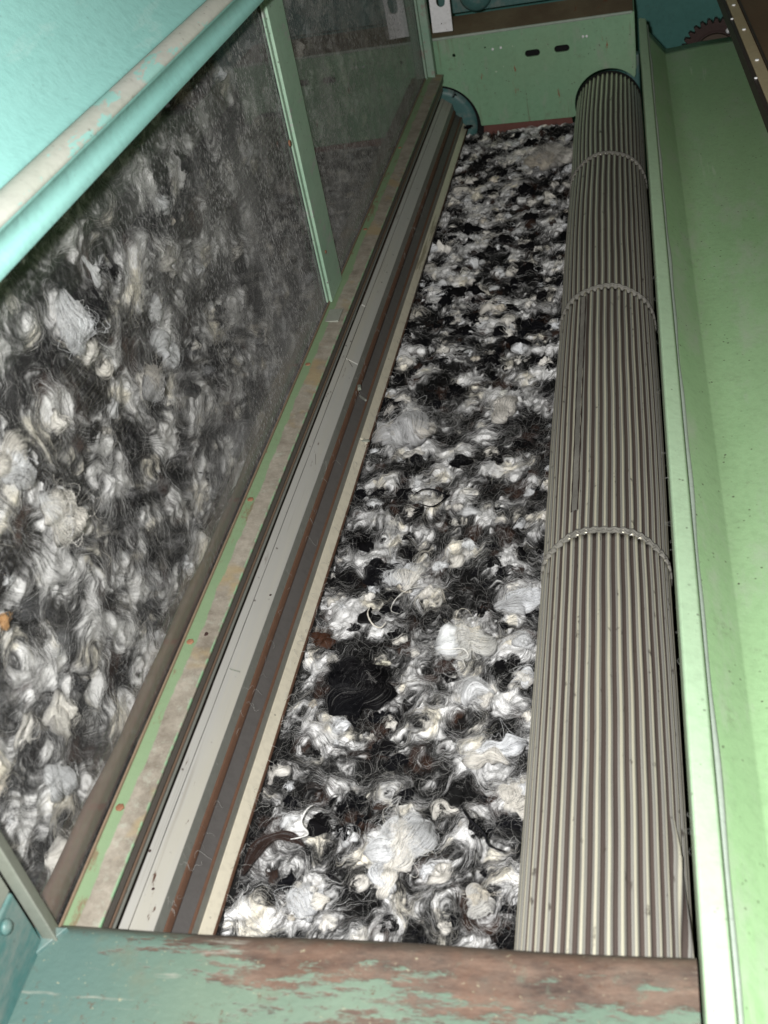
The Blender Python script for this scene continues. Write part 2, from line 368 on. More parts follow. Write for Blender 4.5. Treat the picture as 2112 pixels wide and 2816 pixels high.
plate2d('foot_strip', [[(-.264, -.672), (-.262, -.652), (-.110, -.660), (-.10, -.72), (-.27, -.72)]], .002, (0, 2.006, 0), (1, 0, 0), (0, 0, 1), M['plate_dark'], ep, bev=.0003)
for x in (-.232, -.218, -.079, -.073): disc('rivet', (x, 1.997, -.532 - abs(x + .15) * .05), (0, -1, 0), .0022, .0015, M['silver'], ep, 10)
bk = thing('rear_panel', 'teal panel standing behind the rusty ledge at the top of the picture', 'machine panel', (-.17, 2.15, -.51))
box('panel', (-.345, 2.15, -.506), (.0, 2.156, -.30), M['teal'], bk)
disc('boss', (-.268, 2.148, -.475), (0, -1, 0), .030, .02, M['teal'], bk, 32)
bd = thing('bearing_disc', 'teal bearing disc seen through the round cut-out beside the slatted drum', 'bearing disc', (-.345, 2.02, -.66))
disc('disc', (-.345, 2.014, -.662), (0, -1, 0), .0690, .003, M['teal'], bd, 48)
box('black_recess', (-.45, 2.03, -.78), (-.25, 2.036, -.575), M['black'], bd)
rb = thing('roller_bearing_housing', 'teal bearing housing behind the far end of the fluted roller', 'bearing housing', (-.02, 2.03, -.66))
box('housing', (-.012, 2.03, -.74), (.012, 2.05, -.585), M['teal'], rb, b=.004)

# ---- hanging bracket
br = thing('zinc_bracket', 'bare zinc plate with hooked cut-out hanging above the green end plate', 'bracket', (-.309, 1.972, -.49))
B = [(-.0170, 0), (.0165, 0), (.0165, .085), (-.017, .085)]
hookc = [(-.006, .085), (-.006, .047)] + [(.0015 + .0078 * math.cos(a), .0465 + .0078 * math.sin(a)) for a in np.linspace(PI, 2 * PI - .3, 10)] + [(.0135, .053), (.0105, .055), (.0095, .062), (.0095, .085)]
pl = [(-.0170, 0), (.0165, 0), (.0165, .085), (.0095, .085), (.0095, .062), (.0105, .055)] + [(.0015 + .0075 * math.cos(a), .0465 + .0078 * math.sin(a)) for a in np.linspace(-.1, -PI, 10)] + [(-.006, .085), (-.017, .085)]
plate2d('hook_plate', [pl, circ(-.001, .013, .0014, 10)], .0025, (-.309, 1.972, -.490), (1, 0, -.03), (.02, 0, 1), M['silver'], br, bev=.0004)

# ================================================================= fluted roller
R0 = .0550; CX0, CZ = -.0395, -.650; NF = 43
ro = thing('fluted_roller', 'long corrugated steel feed roller lying beside the wool, highlights painted along its ridges', 'fluted roller', (CX0, 1.2, CZ - R0))
def cx_at(y): return CX0 - .003 * (y - .35) / 1.65
cuts = [.30, .742, 1.189, 1.609, 1.985]
def flute(u):
    c = .5 + .5 * np.cos(u); return c ** .75
for k in range(4):
    y0, y1 = cuts[k] + .0002, cuts[k + 1] - .0002
    ny = max(8, int((y1 - y0) / .008)); npf = 9; n = NF * npf
    ys = np.linspace(y0, y1, ny); ph = np.arange(n) / n * 2 * PI
    P_, Y_ = np.meshgrid(ph, ys)
    tt = (Y_ - y0) / (y1 - y0)
    tw = .10 * k * 1.7 + .020 * np.sin(P_ * 3 + k * 2) * np.sin(tt * PI) + .05 * np.sin(tt * PI * 1.3 + k)
    rd = flute(NF * (P_ + tw * .35 + .0018 * np.sin(Y_ * 60 + P_ * 5)))
    bul = .0014 * np.sin(tt * PI) - .0006 - .0011 * (k == 1) * 0
    if k == 0: bul = bul * .4
    dent = .0016 * np.exp(-((P_ - 1.2) / .35) ** 2 - ((Y_ - 1.33) / .06) ** 2)
    rr = R0 - .0030 + .0029 * rd + bul - dent
    # the creased, lifted fold near the front
    if k == 0:
        w = np.exp(-((P_ - .50 - (Y_ - .42) * 1.6) / .07) ** 2) * np.clip((.47 - Y_) / .03, 0, 1); rr = rr + .0045 * w
    V = np.stack([cx_at(Y_) + rr * np.cos(P_), Y_, CZ + rr * np.sin(P_)], -1).reshape(-1, 3)
    a = (np.arange(ny - 1)[:, None] * n + np.arange(n)[None]).ravel(); b_ = (np.arange(ny - 1)[:, None] * n + (np.arange(n)[None] + 1) % n).ravel()
    F = np.stack([a, b_, b_ + n, a + n], 1)[:, ::-1]
    o = mesh('corrugated_shell', V, F, M['roller'], ro, smooth=True, attrs={'ridge': ('FLOAT', rd.ravel())})
    o.modifiers.new('thick', 'SOLIDIFY').thickness = .0012; o.modifiers['thick'].offset = -1
def ring(y, w, amp, mat, name, rofs=.0012, arc=(0, 2 * PI)):
    n = 360; V = []; 
    for i in range(n + 1):
        p = arc[0] + (arc[1] - arc[0]) * i / n
        s = math.sin(NF * p + y * 40) * amp + .0012 * math.sin(p * 7 + y * 9) + random.uniform(-.00025, .00025)
        rr = R0 + rofs
        for (dy, dr) in ((-w, -.0040), (-w * .9, 0), (w * .9, 0), (w, -.0040)):
            V.append((cx_at(y) + (rr + dr) * math.cos(p), y + s + dy, CZ + (rr + dr) * math.sin(p)))
    F = [(i * 4 + j, i * 4 + j + 1, (i + 1) * 4 + j + 1, (i + 1) * 4 + j) for i in range(n) for j in range(3)]
    return mesh(name, V, F, mat, ro, smooth=True)
M['ring'] = paint('pale_joint_metal', (.14, .135, .12), (.24, .23, .205), speck=.5, rough=.95, metal=0., scale=3)
for y in (.742, 1.189, 1.609):
    ring(y + .0035, .0011, .0010, M['ring'], 'joint_band', .0009); ring(y - .0006, .0004, .0014, M['ring'], 'joint_lip', .0010)
# overlapping lengthwise seam
V = []; n = 50
for i in range(n + 1):
    y = .775 + (1.175 - .775) * i / n
    for p in (1.965, 1.985, 2.055, 2.07):
        rr = R0 + (.0014 if 1.97 < p < 2.06 else -.0005) + random.uniform(-.0001, .0001)
        V.append((cx_at(y) + rr * math.cos(p), y, CZ + rr * math.sin(p)))
F = [(i * 4 + j, i * 4 + j + 1, (i + 1) * 4 + j + 1, (i + 1) * 4 + j) for i in range(n) for j in range(3)]
mesh('seam_strip', V, F, M['ring'], ro, smooth=False)
for p0, p1 in ((1.945, 1.968), (2.064, 2.082)):
    V = [(cx_at(y) + (R0 + .0010) * math.cos(p), y, CZ + (R0 + .0010) * math.sin(p)) for i in range(n + 1) for y in (.775 + .4 * i / n,) for p in (p0 + .004 * math.sin(i * .9), p1 + .004 * math.sin(i * 1.7))]
    mesh('seam_edge', V, [(i * 2, i * 2 + 1, i * 2 + 3, i * 2 + 2) for i in range(n)], M['gear'], ro)
disc('end_cap', (cx_at(2), 1.984, CZ), (0, 1, 0), R0 + .001, .006, M['black'], ro, 48)
disc('shaft', (cx_at(2), 1.986, CZ), (0, 1, 0), .015, .05, M['gear'], ro, 24)
# folded-over lug at the near end of the shell
pf = .60
c_, s_ = math.cos(pf), math.sin(pf)
# ================================================================= slatted drum
dr = thing('slatted_drum', 'drum of long grey, rusty and cream metal slats between window and wool', 'slatted drum', (-.335, 1.2, -.72))
Y0, Y1 = .30, 1.985
def AZ(a, z): return (-a * -z, z)      # angle from the lens axis plane -> x at height z
def strip(name, pts, mat, y0=Y0, y1=Y1, th=.003, lab=None, b=.0006, jitter=0., ny=2, shift=.02):
    """pts: (angle, z) across; far end drifts by shift; thickness downwards"""
    def prof(sh):
        top = [(-(a - sh) * -z, z) for a, z in pts]
        dx, dz = top[-1][0] - top[0][0], top[-1][1] - top[0][1]; q = math.hypot(dx, dz); nx, nz = dz / q * th, -dx / q * th
        return top + [(x + nx, z + nz) for x, z in reversed(top)]
    f0 = (y0 - .33) / 1.65; f1 = (y1 - .33) / 1.65
    return sweep(name, prof(shift * f0), prof(shift * f1), y0, y1, mat, dr, ny=ny, b=b, jitter=jitter, label=lab)
strip('side_rail', [(.5862, -.5680), (.5795, -.5760)], M['rail_dark'], th=.004, lab='dark grey brown rail next to the window frame')
strip('gap_floor', [(.5795, -.6050), (.5670, -.6080)], M['brown_groove'], th=.003, lab='dark gap between rail and grey slat')
strip('thin_rib', [(.5785, -.5820), (.5752, -.5850)], M['rib_brown'], th=.003, lab='brown highlighted rib')
strip('thin_rib', [(.5732, -.5880), (.5705, -.5900)], M['grey_bevel'], th=.003)
strip('grey_slat', [(.5680, -.6030), (.5565, -.6065)], M['grey_plate'], y0=Y0, y1=1.21, lab='narrow grey strip split along a crack', ny=30, jitter=.0002)
strip('grey_slat', [(.5665, -.6030), (.5560, -.6065)], M['grey_plate'], y0=1.2115, y1=Y1)
strip('grey_slat', [(.5560, -.6068), (.5270, -.6160)], M['grey_plate'], y0=Y0, y1=1.085, lab='wide pale grey slat', ny=20, jitter=.0001)
strip('grey_slat', [(.5557, -.6068), (.5270, -.6160)], M['grey_plate'], y0=1.0865, y1=Y1, lab='wide dull grey slat at the far end')
strip('bevel_strip', [(.5270, -.6165), (.5160, -.6265)], M['grey_bevel'], th=.003)
strip('rust_rib', [(.5158, -.6262), (.5135, -.6275), (.5085, -.631), (.5070, -.634)], M['rust_edge'], th=.004, lab='bright orange rusty ridge')
strip('dark_slat', [(.5068, -.6330), (.4880, -.6400)], M['dark_plate'], y1=1.055, lab='smooth dark slat, nearer half')
strip('dark_slat', [(.5060, -.6345), (.4880, -.6415)], M['dark_plate'], y0=1.057, lab='smooth dark slat, farther half')
strip('rust_rib', [(.4885, -.6400), (.4840, -.6420)], M['rust_edge'], th=.004)
strip('bevel_strip', [(.4840, -.6430), (.4770, -.6520)], M['grey_bevel'])
strip('cream_strip', [(.4765, -.6515), (.4605, -.6600)], M['cream'], y1=.985, ny=30, jitter=.00015, lab='cream strip along the wool, nearer length')
strip('cream_strip', [(.4760, -.6515), (.4605, -.6600)], M['cream'], y0=.988, lab='cream strip along the wool, farther length')
strip('rust_edge', [(.4600, -.6605), (.4570, -.6640)], M['rust_edge'], th=.003)
sweep('drum_core', [(-.350, -.618), (-.326, -.634), (-.308, -.668), (-.305, -.72), (-.35, -.72)], [(-.340, -.618), (-.316, -.634), (-.298, -.668), (-.295, -.72), (-.34, -.72)], Y0, Y1, M['black'], dr, b=0)
def clip_at(y, a, z, w, l, h, mat, name='clip', rot=0):
    f = (y - .33) / 1.65 * .02; x = -(a - f) * -z
    V = np.array([(-w, -l, 0), (w, -l, 0), (w, l, 0), (-w, l, 0), (-w * .8, -l * .9, h), (w * .8, -l * .9, h), (w * .8, l * .9, h), (-w * .8, l * .9, h)], float)
    c, s = math.cos(rot), math.sin(rot); V = np.stack([V[:, 0] * c - V[:, 1] * s + x, V[:, 0] * s + V[:, 1] * c + y, V[:, 2] + z], 1)
    return bevel(mesh(name, V, [(0, 3, 2, 1), (4, 5, 6, 7), (0, 1, 5, 4), (1, 2, 6, 5), (2, 3, 7, 6), (3, 0, 4, 7)], mat, dr), .0004)
clip_at(1.055, .5080, -.6295, .0022, .004, .0035, M['dull'], rot=.2)
clip_at(1.045, .498, -.636, .0013, .010, .0022, M['grey_bevel'], rot=.75)
clip_at(1.175, .577, -.600, .0045, .010, .003, M['bead'], 'clip')
clip_at(.987, .468, -.6560, .0065, .0018, .0018, M['dull'], 'clip')
clip_at(.595, .548, -.6085, .0005, .007, .0012, M['dull'], 'wire_pin', rot=1.25)
for y, a, z in ((.395, .5450, -.610), (.69, .5335, -.6135), (.352, .563, -.6047), (.42, .566, -.6038)):
    f = (y - .33) / 1.65 * .02
    disc('rivet', (-(a - f) * -z, y, z + .0002), (-.15, 0, 1), .0011, .0006, M['gear'], dr, 10)
for y, a0, a1 in ((1.087, .552, .536), (.895, .5545, .546), (.897, .545, .538)):
    f = (y - .33) / 1.65 * .02
    x0, x1 = -(a0 - f) * .608, -(a1 - f) * .6125
    mesh('crack', [(x0, y, -.6075), (x1, y - .012, -.6118), (x1, y - .0132, -.6118), (x0, y - .001, -.6075)], [(0, 1, 2, 3)], M['gear'], dr)

# ================================================================= inspection window
wi = thing('inspection_window', 'dusty hopper window in a worn green angle-iron frame, wool pressed behind it', 'window', (-.35, 1.2, -.57))
fr0 = [(-.3525, -.5560), (-.3300, -.5600), (-.3302, -.5625), (-.3525, -.5595)]
fr1 = [(-.3450, -.5560), (-.3185, -.5600), (-.3187, -.5625), (-.3450, -.5595)]
sweep('frame_rail', fr0, fr1, .322, 1.972, M['frame'], wi, ny=2, b=.0005, across=[0, 1, 1, 0])
sweep('frame_lip', [(-.3532, -.5535), (-.3518, -.5535), (-.3518, -.556), (-.3532, -.556)], [(-.3457, -.5535), (-.3443, -.5535), (-.3443, -.556), (-.3457, -.556)], .322, 1.972, M['rib_brown'], wi, b=.0003)
gx = lambda y: -.3545 + (y - .33) / 1.65 * .0078
def pane(y0, y1):
    V = [(gx(y0), y0, -.57), (gx(y1), y1, -.57), (gx(y1), y1, -.16), (gx(y0), y0, -.16)]
    V += [(x - .003, y, z) for x, y, z in V]
    return mesh('pane', V, [(0, 1, 2, 3), (7, 6, 5, 4), (0, 4, 5, 1), (1, 5, 6, 2), (2, 6, 7, 3), (3, 7, 4, 0)], M['glass'], wi, wpos=True)
pane(.3315, 1.150); pane(1.1515, 1.975)
# divider: flat bar with a bevelled left lip
def vbar(name, y0, y1, x0, x1, z0, z1, mat, **k): return box(name, (min(x0, x1), y0, z0), (max(x0, x1), y1, z1), mat, wi, **k)
vbar('divider_bar', 1.128, 1.187, -.3500, -.3455, -.556, -.16, M['divider'])
vbar('divider_lip', 1.119, 1.127, -.3503, -.3480, -.552, -.16, M['divider'])
vbar('corner_post', 1.955, 1.976, -.3460, -.3300, -.592, -.16, M['post'], b=.002)
vbar('corner_post_lip', 1.944, 1.9545, -.3465, -.3425, -.575, -.16, M['post'])
vbar('corner_patch', 1.083, 1.112, -.349, -.330, -.559, -.5565, M['dull'], b=.0006)
for y in (.42, .575, .755, .99, 1.33, 1.62):
    disc('screw', (gx(y) + .0065, y, -.5572), (0, 0, 1), .0032, .0012, M['screw'], wi, 6)
disc('screw', (-.3452, 1.10, -.36), (1, 0, 0), .0035, .0015, M['screw'], wi, 7)
disc('screw', (-.3452, 1.142, -.50), (1, 0, 0), .002, .0012, M['screw'], wi, 7)
disc('hole_plug', (-.338, .585, -.5588), (0, 0, 1), .0026, .0006, M['gear'], wi, 12)
# felt seal rolled along the inside of the pane
V = []; n = 60; ns = 10
for i in range(n + 1):
    y = .22 + 1.72 * i / n; r = .0068 * (1 + .12 * math.sin(y * 23) + .1 * math.sin(y * 61 + 1)) * max(.25, min(1, 1.35 - y * .8))
    for j in range(ns):
        a = 2 * PI * j / ns; V.append((gx(y) - .0125 + r * .9 * math.cos(a), y, -.560 + .004 * math.sin(y * 7) - .0 + r * 1.4 * math.sin(a)))
F = [(i * ns + j, i * ns + (j + 1) % ns, (i + 1) * ns + (j + 1) % ns, (i + 1) * ns + j) for i in range(n) for j in range(ns)]
mesh('felt_seal', V, F, M['sill'], wi, smooth=True)

# ================================================================= cyan cover, top left
co = thing('hopper_cover', 'glossy cyan sheet-metal hopper cover with a dusty rolled rim, top left', 'machine cover', (-.33, .7, -.21))
def arcpts(c, r, a0, a1, n): return [(c[0] + r * math.cos(a), c[1] + r * math.sin(a)) for a in np.linspace(a0, a1, n)]
top = [(-.3110, -.2045), (-.3135, -.1990), (-.3170, -.1890)] 
rim = arcpts((-.3265, -.1905), .0100, .15, 2.2, 9)
sheet = [(-.335, -.1795), (-.345, -.172), (-.40, -.085), (-.50, .07), (-.62, .25)]
def openstrip(name, pts, y0, y1, mat, parent, ny=2, th=.0015, smooth=True, **k):
    pts = np.array(pts); n = len(pts); V = []
    for j in range(ny):
        y = y0 + (y1 - y0) * j / (ny - 1)
        for x, z in pts: V.append((x, y, z))
    F = [(j * n + i, j * n + i + 1, (j + 1) * n + i + 1, (j + 1) * n + i) for j in range(ny - 1) for i in range(n - 1)]
    o = mesh(name, V, F, mat, parent, smooth=smooth, **k); m = o.modifiers.new('s', 'SOLIDIFY'); m.thickness = th; m.offset = 0
    return o
openstrip('cover_sheet', top + rim + sheet, .0, 2.2, M['cyan'], co, ny=12)
M['dusty_rim'] = paint('dusty_rim', (.42, .44, .40), (.52, .53, .48), worn=(.30, .56, .51), worn_amt=.50, rust=(.2, .12, .07), rust_amt=.06, speck=.5, rough=.9, stretch=(1, .3, 1), scale=2, smudge=.8)
openstrip('dust_band', arcpts((-.3265, -.1905), .0110, .30, 2.0, 8), .0, 2.2, M['dusty_rim'], co, ny=12, th=.0006)

# ================================================================= green guard, right
gu = thing('chute_guard', 'light green sheet-metal guard with a raised rail running beside the fluted roller', 'machine guard', (.05, 1.1, -.60))
rail = [(.0160, -.5215), (.0162, -.5165), (.0175, -.5150), (.0290, -.5180), (.0312, -.5210)]
sweep('rail', [(.0160, -.560), (.0161, -.5170), (.0178, -.5150), (.0295, -.5178), (.0310, -.5200), (.0300, -.560)],
      [(.0128, -.560), (.0129, -.5170), (.0146, -.5150), (.0240, -.5178), (.0252, -.5200), (.024, -.560)], -.05, 1.985, M['mint_rail'], gu, b=.0008)
def curl(y):     # bead of sealant wobbling along the foot of the rail
    return .0005 * math.sin(y * 19) + .0004 * math.sin(y * 47)
V = []; ns = 6; n = 120
for i in range(n + 1):
    y = -.05 + 2.03 * i / n; f = (y + .05) / 2.03
    for j in range(ns):
        a = PI * j / (ns - 1); V.append((.0322 - .006 * f + curl(y) + .0021 * math.cos(a), y, -.5275 + .0016 * math.sin(a)))
F = [(i * ns + j, i * ns + j + 1, (i + 1) * ns + j + 1, (i + 1) * ns + j) for i in range(n) for j in range(ns - 1)]
mesh('sealant_bead', V, F, M['bead'], gu, smooth=True)
# sheet: slopes from the rail to a crease, then broad face; far end curled up slightly
def gprof(f): 
    d = -.006 * f
    return [(.0300 + d, -.5270), (.0350 + d, -.5300), (.0560 + d * .8, -.5480 - .010 * f), (.0580 + d * .8, -.5490 - .011 * f), (.075, -.549 - .010 * f), (.11, -.546 - .010 * f), (.16, -.545 - .009 * f), (.24, -.552), (.36, -.585), (.48, -.65)]
NYG = 60; V = []
for j in range(NYG):
    f = j / (NYG - 1); y = -.05 + 2.0 * f
    for (x, z) in gprof(f): V.append((x, y, z + .0008 * math.sin(y * 9 + x * 30)))
n = 10; F = [(j * n + i, j * n + i + 1, (j + 1) * n + i + 1, (j + 1) * n + i) for j in range(NYG - 1) for i in range(n - 1)]
o = mesh('guard_sheet', V, F, M['mint'], gu, smooth=True); m = o.modifiers.new('s', 'SOLIDIFY'); m.thickness = .0015; m.offset = -1
# ---- trim board at right
tb = thing('trimmed_board', 'brown board edged with a screwed brass-coloured metal channel at the top right edge', 'machine cover', (.14, 1.4, -.42))
d0, d1 = -.0, 0
def tprof(y): e = .1150 + (1.571 - y) * .026; return e
def tslab(name, a, b_, z0, z1, mat, y0=.9, y1=2.1, bb=.001):
    return sweep(name, [(tprof(y0) + a, z0), (tprof(y0) + b_, z0), (tprof(y0) + b_, z1), (tprof(y0) + a, z1)], [(tprof(y1) + a, z0), (tprof(y1) + b_, z0), (tprof(y1) + b_, z1), (tprof(y1) + a, z1)], y0, y1, mat, tb, b=bb)
tslab('edge_strip', -.0015, .0030, -.415, -.398, M['gear'])
tslab('channel', .0034, .0160, -.412, -.398, M['gold'])
tslab('channel_lip', .0163, .0185, -.412, -.3955, M['gear'])
tslab('board', .0188, .30, -.412, -.401, M['brownboard'])
for y in (1.18, 1.30, 1.42, 1.53): disc('screw', (tprof(y) + .0095, y, -.3985), (0, 0, 1), .0024, .002, M['silver'], tb, 10)
for y in (1.24, 1.47): disc('screw', (tprof(y) + .0012, y, -.3985), (0, 0, 1), .0018, .002, M['silver'], tb, 10)
# ---- sprocket
gw = thing('sprocket', 'dark oily toothed sprocket against the teal rear wall, top right', 'sprocket', (.135, 2.10, -.69))
def gearloop(r, nt, h):
    L = []
    for i in range(nt):
        for q, rr in ((0, r), (.2, r + h), (.5, r + h), (.7, r)): a = 2 * PI * (i + q) / nt; L.append((rr * math.cos(a), rr * math.sin(a)))
    return L
plate2d('toothed_rim', [gearloop(.052, 30, .007), circ(0, 0, .040, 40)], .012, (.142, 2.10, -.622), (1, 0, 0), (0, 0, 1), M['gear'], gw)
plate2d('web', [circ(0, 0, .0395, 40)], .006, (.142, 2.105, -.622), (1, 0, 0), (0, 0, 1), M['gear'], gw)
plate2d('hub_ring', [circ(0, 0, .034, 40), circ(0, 0, .026, 40)], .012, (.142, 2.098, -.622), (1, 0, 0), (0, 0, 1), M['brown_groove'], gw)
disc('bolt', (.158, 2.02, -.566), (0, -.6, 1), .005, .006, M['silver'], gw, 6)
# ================================================================= front beam
be = thing('front_beam', 'rusty front beam with flaking green paint across the bottom of the picture', 'beam', (-.2, .22, -.62))
pr = [(.02, -.5500), (.3200, -.5500)] + [(.320 + .016 * math.sin(a), -.566 + .016 * math.cos(a)) for a in np.linspace(.2, PI / 2, 8)] + [(.336, -.62), (.02, -.62)]
nx = 60; V = []; X0, X1 = -.60, .0140
for i in range(nx + 1):
    x = X0 + (X1 - X0) * i / nx
    for (y, z) in pr: V.append((x, y + (.0008 * math.sin(x * 30) if y > .2 else 0), z))
n = len(pr); F = [(i * n + j, (i + 1) * n + j, (i + 1) * n + (j + 1) % n, i * n + (j + 1) % n) for i in range(nx) for j in range(n)]
F += [tuple(range(n)), tuple(nx * n + j for j in range(n))[::-1]]
mesh('beam_body', V, F, M['beam'], be, smooth=False, wpos=True)
import bmesh as _b
bm = _b.new(); bm.from_mesh(be.children[0].data); _b.ops.recalc_face_normals(bm, faces=bm.faces); bm.to_mesh(be.children[0].data); bm.free()
be.children[0].data.shade_smooth(); be.children[0].modifiers.new('e', 'EDGE_SPLIT').split_angle = math.radians(40)
plate2d('patch_plate', [[(-.60, .292), (-.370, .292), (-.3445, .326), (-.60, .326)]], .003, (0, 0, -.5495), (1, 0, 0), (0, 1, 0), M['teal'], be, bev=.0006, label='small teal plate let into the left end of the beam')
# near jamb of the window and the machine side plates beyond it
sweep('near_jamb', [(-.3570, -.562), (-.3570, -.14), (-.3470, -.14), (-.3470, -.562)], [(-.3570, -.562), (-.3570, -.14), (-.3525, -.14), (-.3525, -.562)], .3190, .3310, M['dull'], wi, b=.0015)
cg = thing('side_plates', 'grey and teal side plates with a bolt, left of the slanting window jamb', 'machine plate', (-.356, .25, -.55))
box('upper_plate', (-.362, .10, -.4995), (-.357, .3188, -.14), M['dull'], cg)
box('lower_plate', (-.365, .10, -.5620), (-.356, .3188, -.5000), M['teal'], cg, b=.002)
disc('bolt_head', (-.3560, .3015, -.508), (1, 0, 0), .0045, .003, M['teal'], cg, 12, dome=.3)
box('back_plate', (-.70, .10, -.60), (-.366, .30, -.5585), M['teal'], cg)

# ================================================================= WOOL
CT = {'W': 1, 'C': 2, 'G': 3, 'B': 0, 'N': 4}
def ctl(s, ox, oy, sc):
    out = []
    for it in s.split():
        a = it.split(','); out.append((ox + float(a[0]) * sc, oy + float(a[1]) * sc, float(a[2]) * sc, CT[a[3]]))
    return out
f_ = 3065.
RM = np.array([[0.97179268, -0.03959817, -0.23248865], [0.1598531, -0.61419899, 0.77279142], [-0.17339542, -0.78815708, -0.59054419]])
def onplane(px, py, axis, val):
    r = RM @ np.array([px - 1056, py - 1408, f_]); return r * val / r[axis], np.linalg.norm(r * val / r[axis]) / np.linalg.norm([px - 1056, py - 1408, f_])
BED = ctl("740,380,110,W 1100,240,60,C 1330,240,70,C 1080,480,50,W 960,620,90,W 880,790,60,W 1090,740,50,W 1430,810,110,G 1400,580,80,W 580,1050,110,W 780,1200,100,W 1050,960,70,G 1370,1130,90,W 1400,1370,110,W 1350,1290,80,W 600,1300,60,G 400,1450,120,W 640,1440,60,C 1440,1580,90,W 1030,330,80,B 1100,570,45,B 1330,390,60,B 890,150,110,B 1270,50,80,B 1500,400,120,B 800,590,80,N 640,1180,75,B 1120,1300,150,B 350,1150,90,B 420,1000,70,B 1540,980,60,B 700,1560,80,B 1400,1200,60,B 1240,740,60,B", 750, 1000, .482)
BED += ctl("740,330,150,B 700,180,90,B 530,430,60,B 1550,250,100,B 1060,900,110,B 700,1050,110,B 780,730,100,B 400,830,100,B 270,800,60,B 1200,1410,60,B 700,1420,130,B 1060,1180,60,B 1050,1640,60,B 1240,1240,120,G 500,1150,60,N 360,1380,50,N 1450,1000,70,B 1350,450,50,N 490,240,80,W 350,550,60,W 520,600,90,W 670,600,60,W 1250,80,130,C 1250,380,120,W 990,300,80,W 860,210,50,C 1380,690,100,W 1540,500,50,W 1300,600,60,W 1520,910,80,W 900,1170,150,W 710,1190,60,W 860,900,80,W 440,1030,90,W 200,1080,70,G 560,900,50,W 1180,980,60,G 450,1420,120,W 450,1250,60,W 180,1260,70,G 1320,1300,50,W 1320,1460,70,C 1470,1450,50,C 110,1430,50,W 210,1540,50,W 830,1600,50,W 740,1560,60,W 1000,620,60,G 930,560,60,W 1290,1000,60,W", 600, 1700, .5425)
BED += ctl("880,190,50,C 1090,250,60,C 1240,290,110,C 1080,330,40,C 810,490,50,C 1070,440,90,C 870,570,80,C 1180,570,40,W 1250,660,80,W 820,760,100,C 700,920,60,W 710,1000,80,W 600,1060,50,W 860,1040,60,W 720,1160,60,W 930,1120,50,W 1090,1110,40,W 960,1240,90,W 1270,1350,60,W 460,1400,80,W 680,1400,40,C 800,1410,90,G 1020,1480,60,C 820,1520,70,W 530,1520,40,W 1120,1560,90,W 920,1600,60,W 480,1650,70,W 1200,100,60,C 1290,900,40,W 1280,1080,50,W 1020,150,60,B 1330,110,80,B 860,310,70,B 1200,430,90,B 1340,470,50,B 780,650,60,B 1200,720,90,B 960,850,100,B 1180,960,80,B 600,1200,110,B 840,1160,50,B 1100,1230,80,B 920,1400,80,B 1010,1330,80,B 520,1440,60,B 620,1580,110,B 1230,1200,90,B 960,980,80,B", 900, 300, .482)
WIN = ctl("30,120,60,W 230,230,90,W 300,300,40,W 180,390,30,W 480,80,80,W 570,150,60,W 600,540,70,C 640,400,50,G 520,500,50,G 410,460,40,W 210,510,50,W 160,590,60,W 340,640,50,G 30,700,70,W 60,770,60,C 190,860,110,W 360,790,50,W 200,740,70,G 440,1040,50,W 310,1040,60,W 350,1080,50,W 500,1110,40,W 190,1040,40,W 100,1130,35,C 180,1130,40,G 420,1300,60,W 340,1480,50,W 120,1520,60,W 20,1600,40,W 185,1670,40,W 190,1840,70,W 190,1960,40,W 310,1680,40,G 570,890,30,W 710,710,25,W 620,640,30,C 80,280,90,B 100,50,80,B 330,190,60,B 630,360,35,B 320,470,50,B 480,360,50,B 110,420,50,B 220,640,60,B 480,720,60,B 500,600,50,B 100,930,40,B 550,980,70,B 120,1050,40,B 260,1240,60,B 400,1170,60,B 420,1400,60,B 270,1590,50,B 60,1370,50,B 300,1900,60,B 100,1700,60,G 40,1900,60,B 380,1780,40,B 510,310,25,N 10,1080,50,B", 0, 700, .8137)
def ctlworld(lst, axis, val):
    out = []
    for px, py, r, t in lst:
        p, s = onplane(px, py, axis, val); out.append((*p, r * s * 1.15, t))
    return np.array(out)
BEDC = ctlworld(BED, 2, -.675); WINC = ctlworld(WIN, 0, -.372)

def smooth_noise(P, seed, sc):
    r = np.random.default_rng(seed); out = np.zeros(len(P))
    for k in range(14):
        d = r.normal(size=P.shape[1]); d /= np.linalg.norm(d); out += np.sin(P @ d * sc * r.uniform(.6, 1.7) + r.uniform(0, 6.28))
    return out / math.sqrt(7)
def tone_at(P, ctlw, rng, follow=.88):
    n = len(P); d = np.linalg.norm(P[:, None, :] - ctlw[None, :, :3], axis=2) / ctlw[None, :, 3]
    k = d.argmin(1); near = d[np.arange(n), k] < 1.0
    t = np.where(near & (rng.random(n) < follow), ctlw[k, 4], -1).astype(int)
    s = smooth_noise(P, 5, 120) + .6 * rng.normal(size=n)
    u = rng.random(n)
    rt = np.where(s < -.05, np.where(u < .90, 0, 4), np.where(s < .70, 3, np.where(u < .8, 1, 2)))
    return np.where(t < 0, rt, t)
BASEC = np.array([[.010, .010, .012], [.88, .875, .865], [.76, .72, .655], [.34, .335, .335], [.045, .028, .023]])

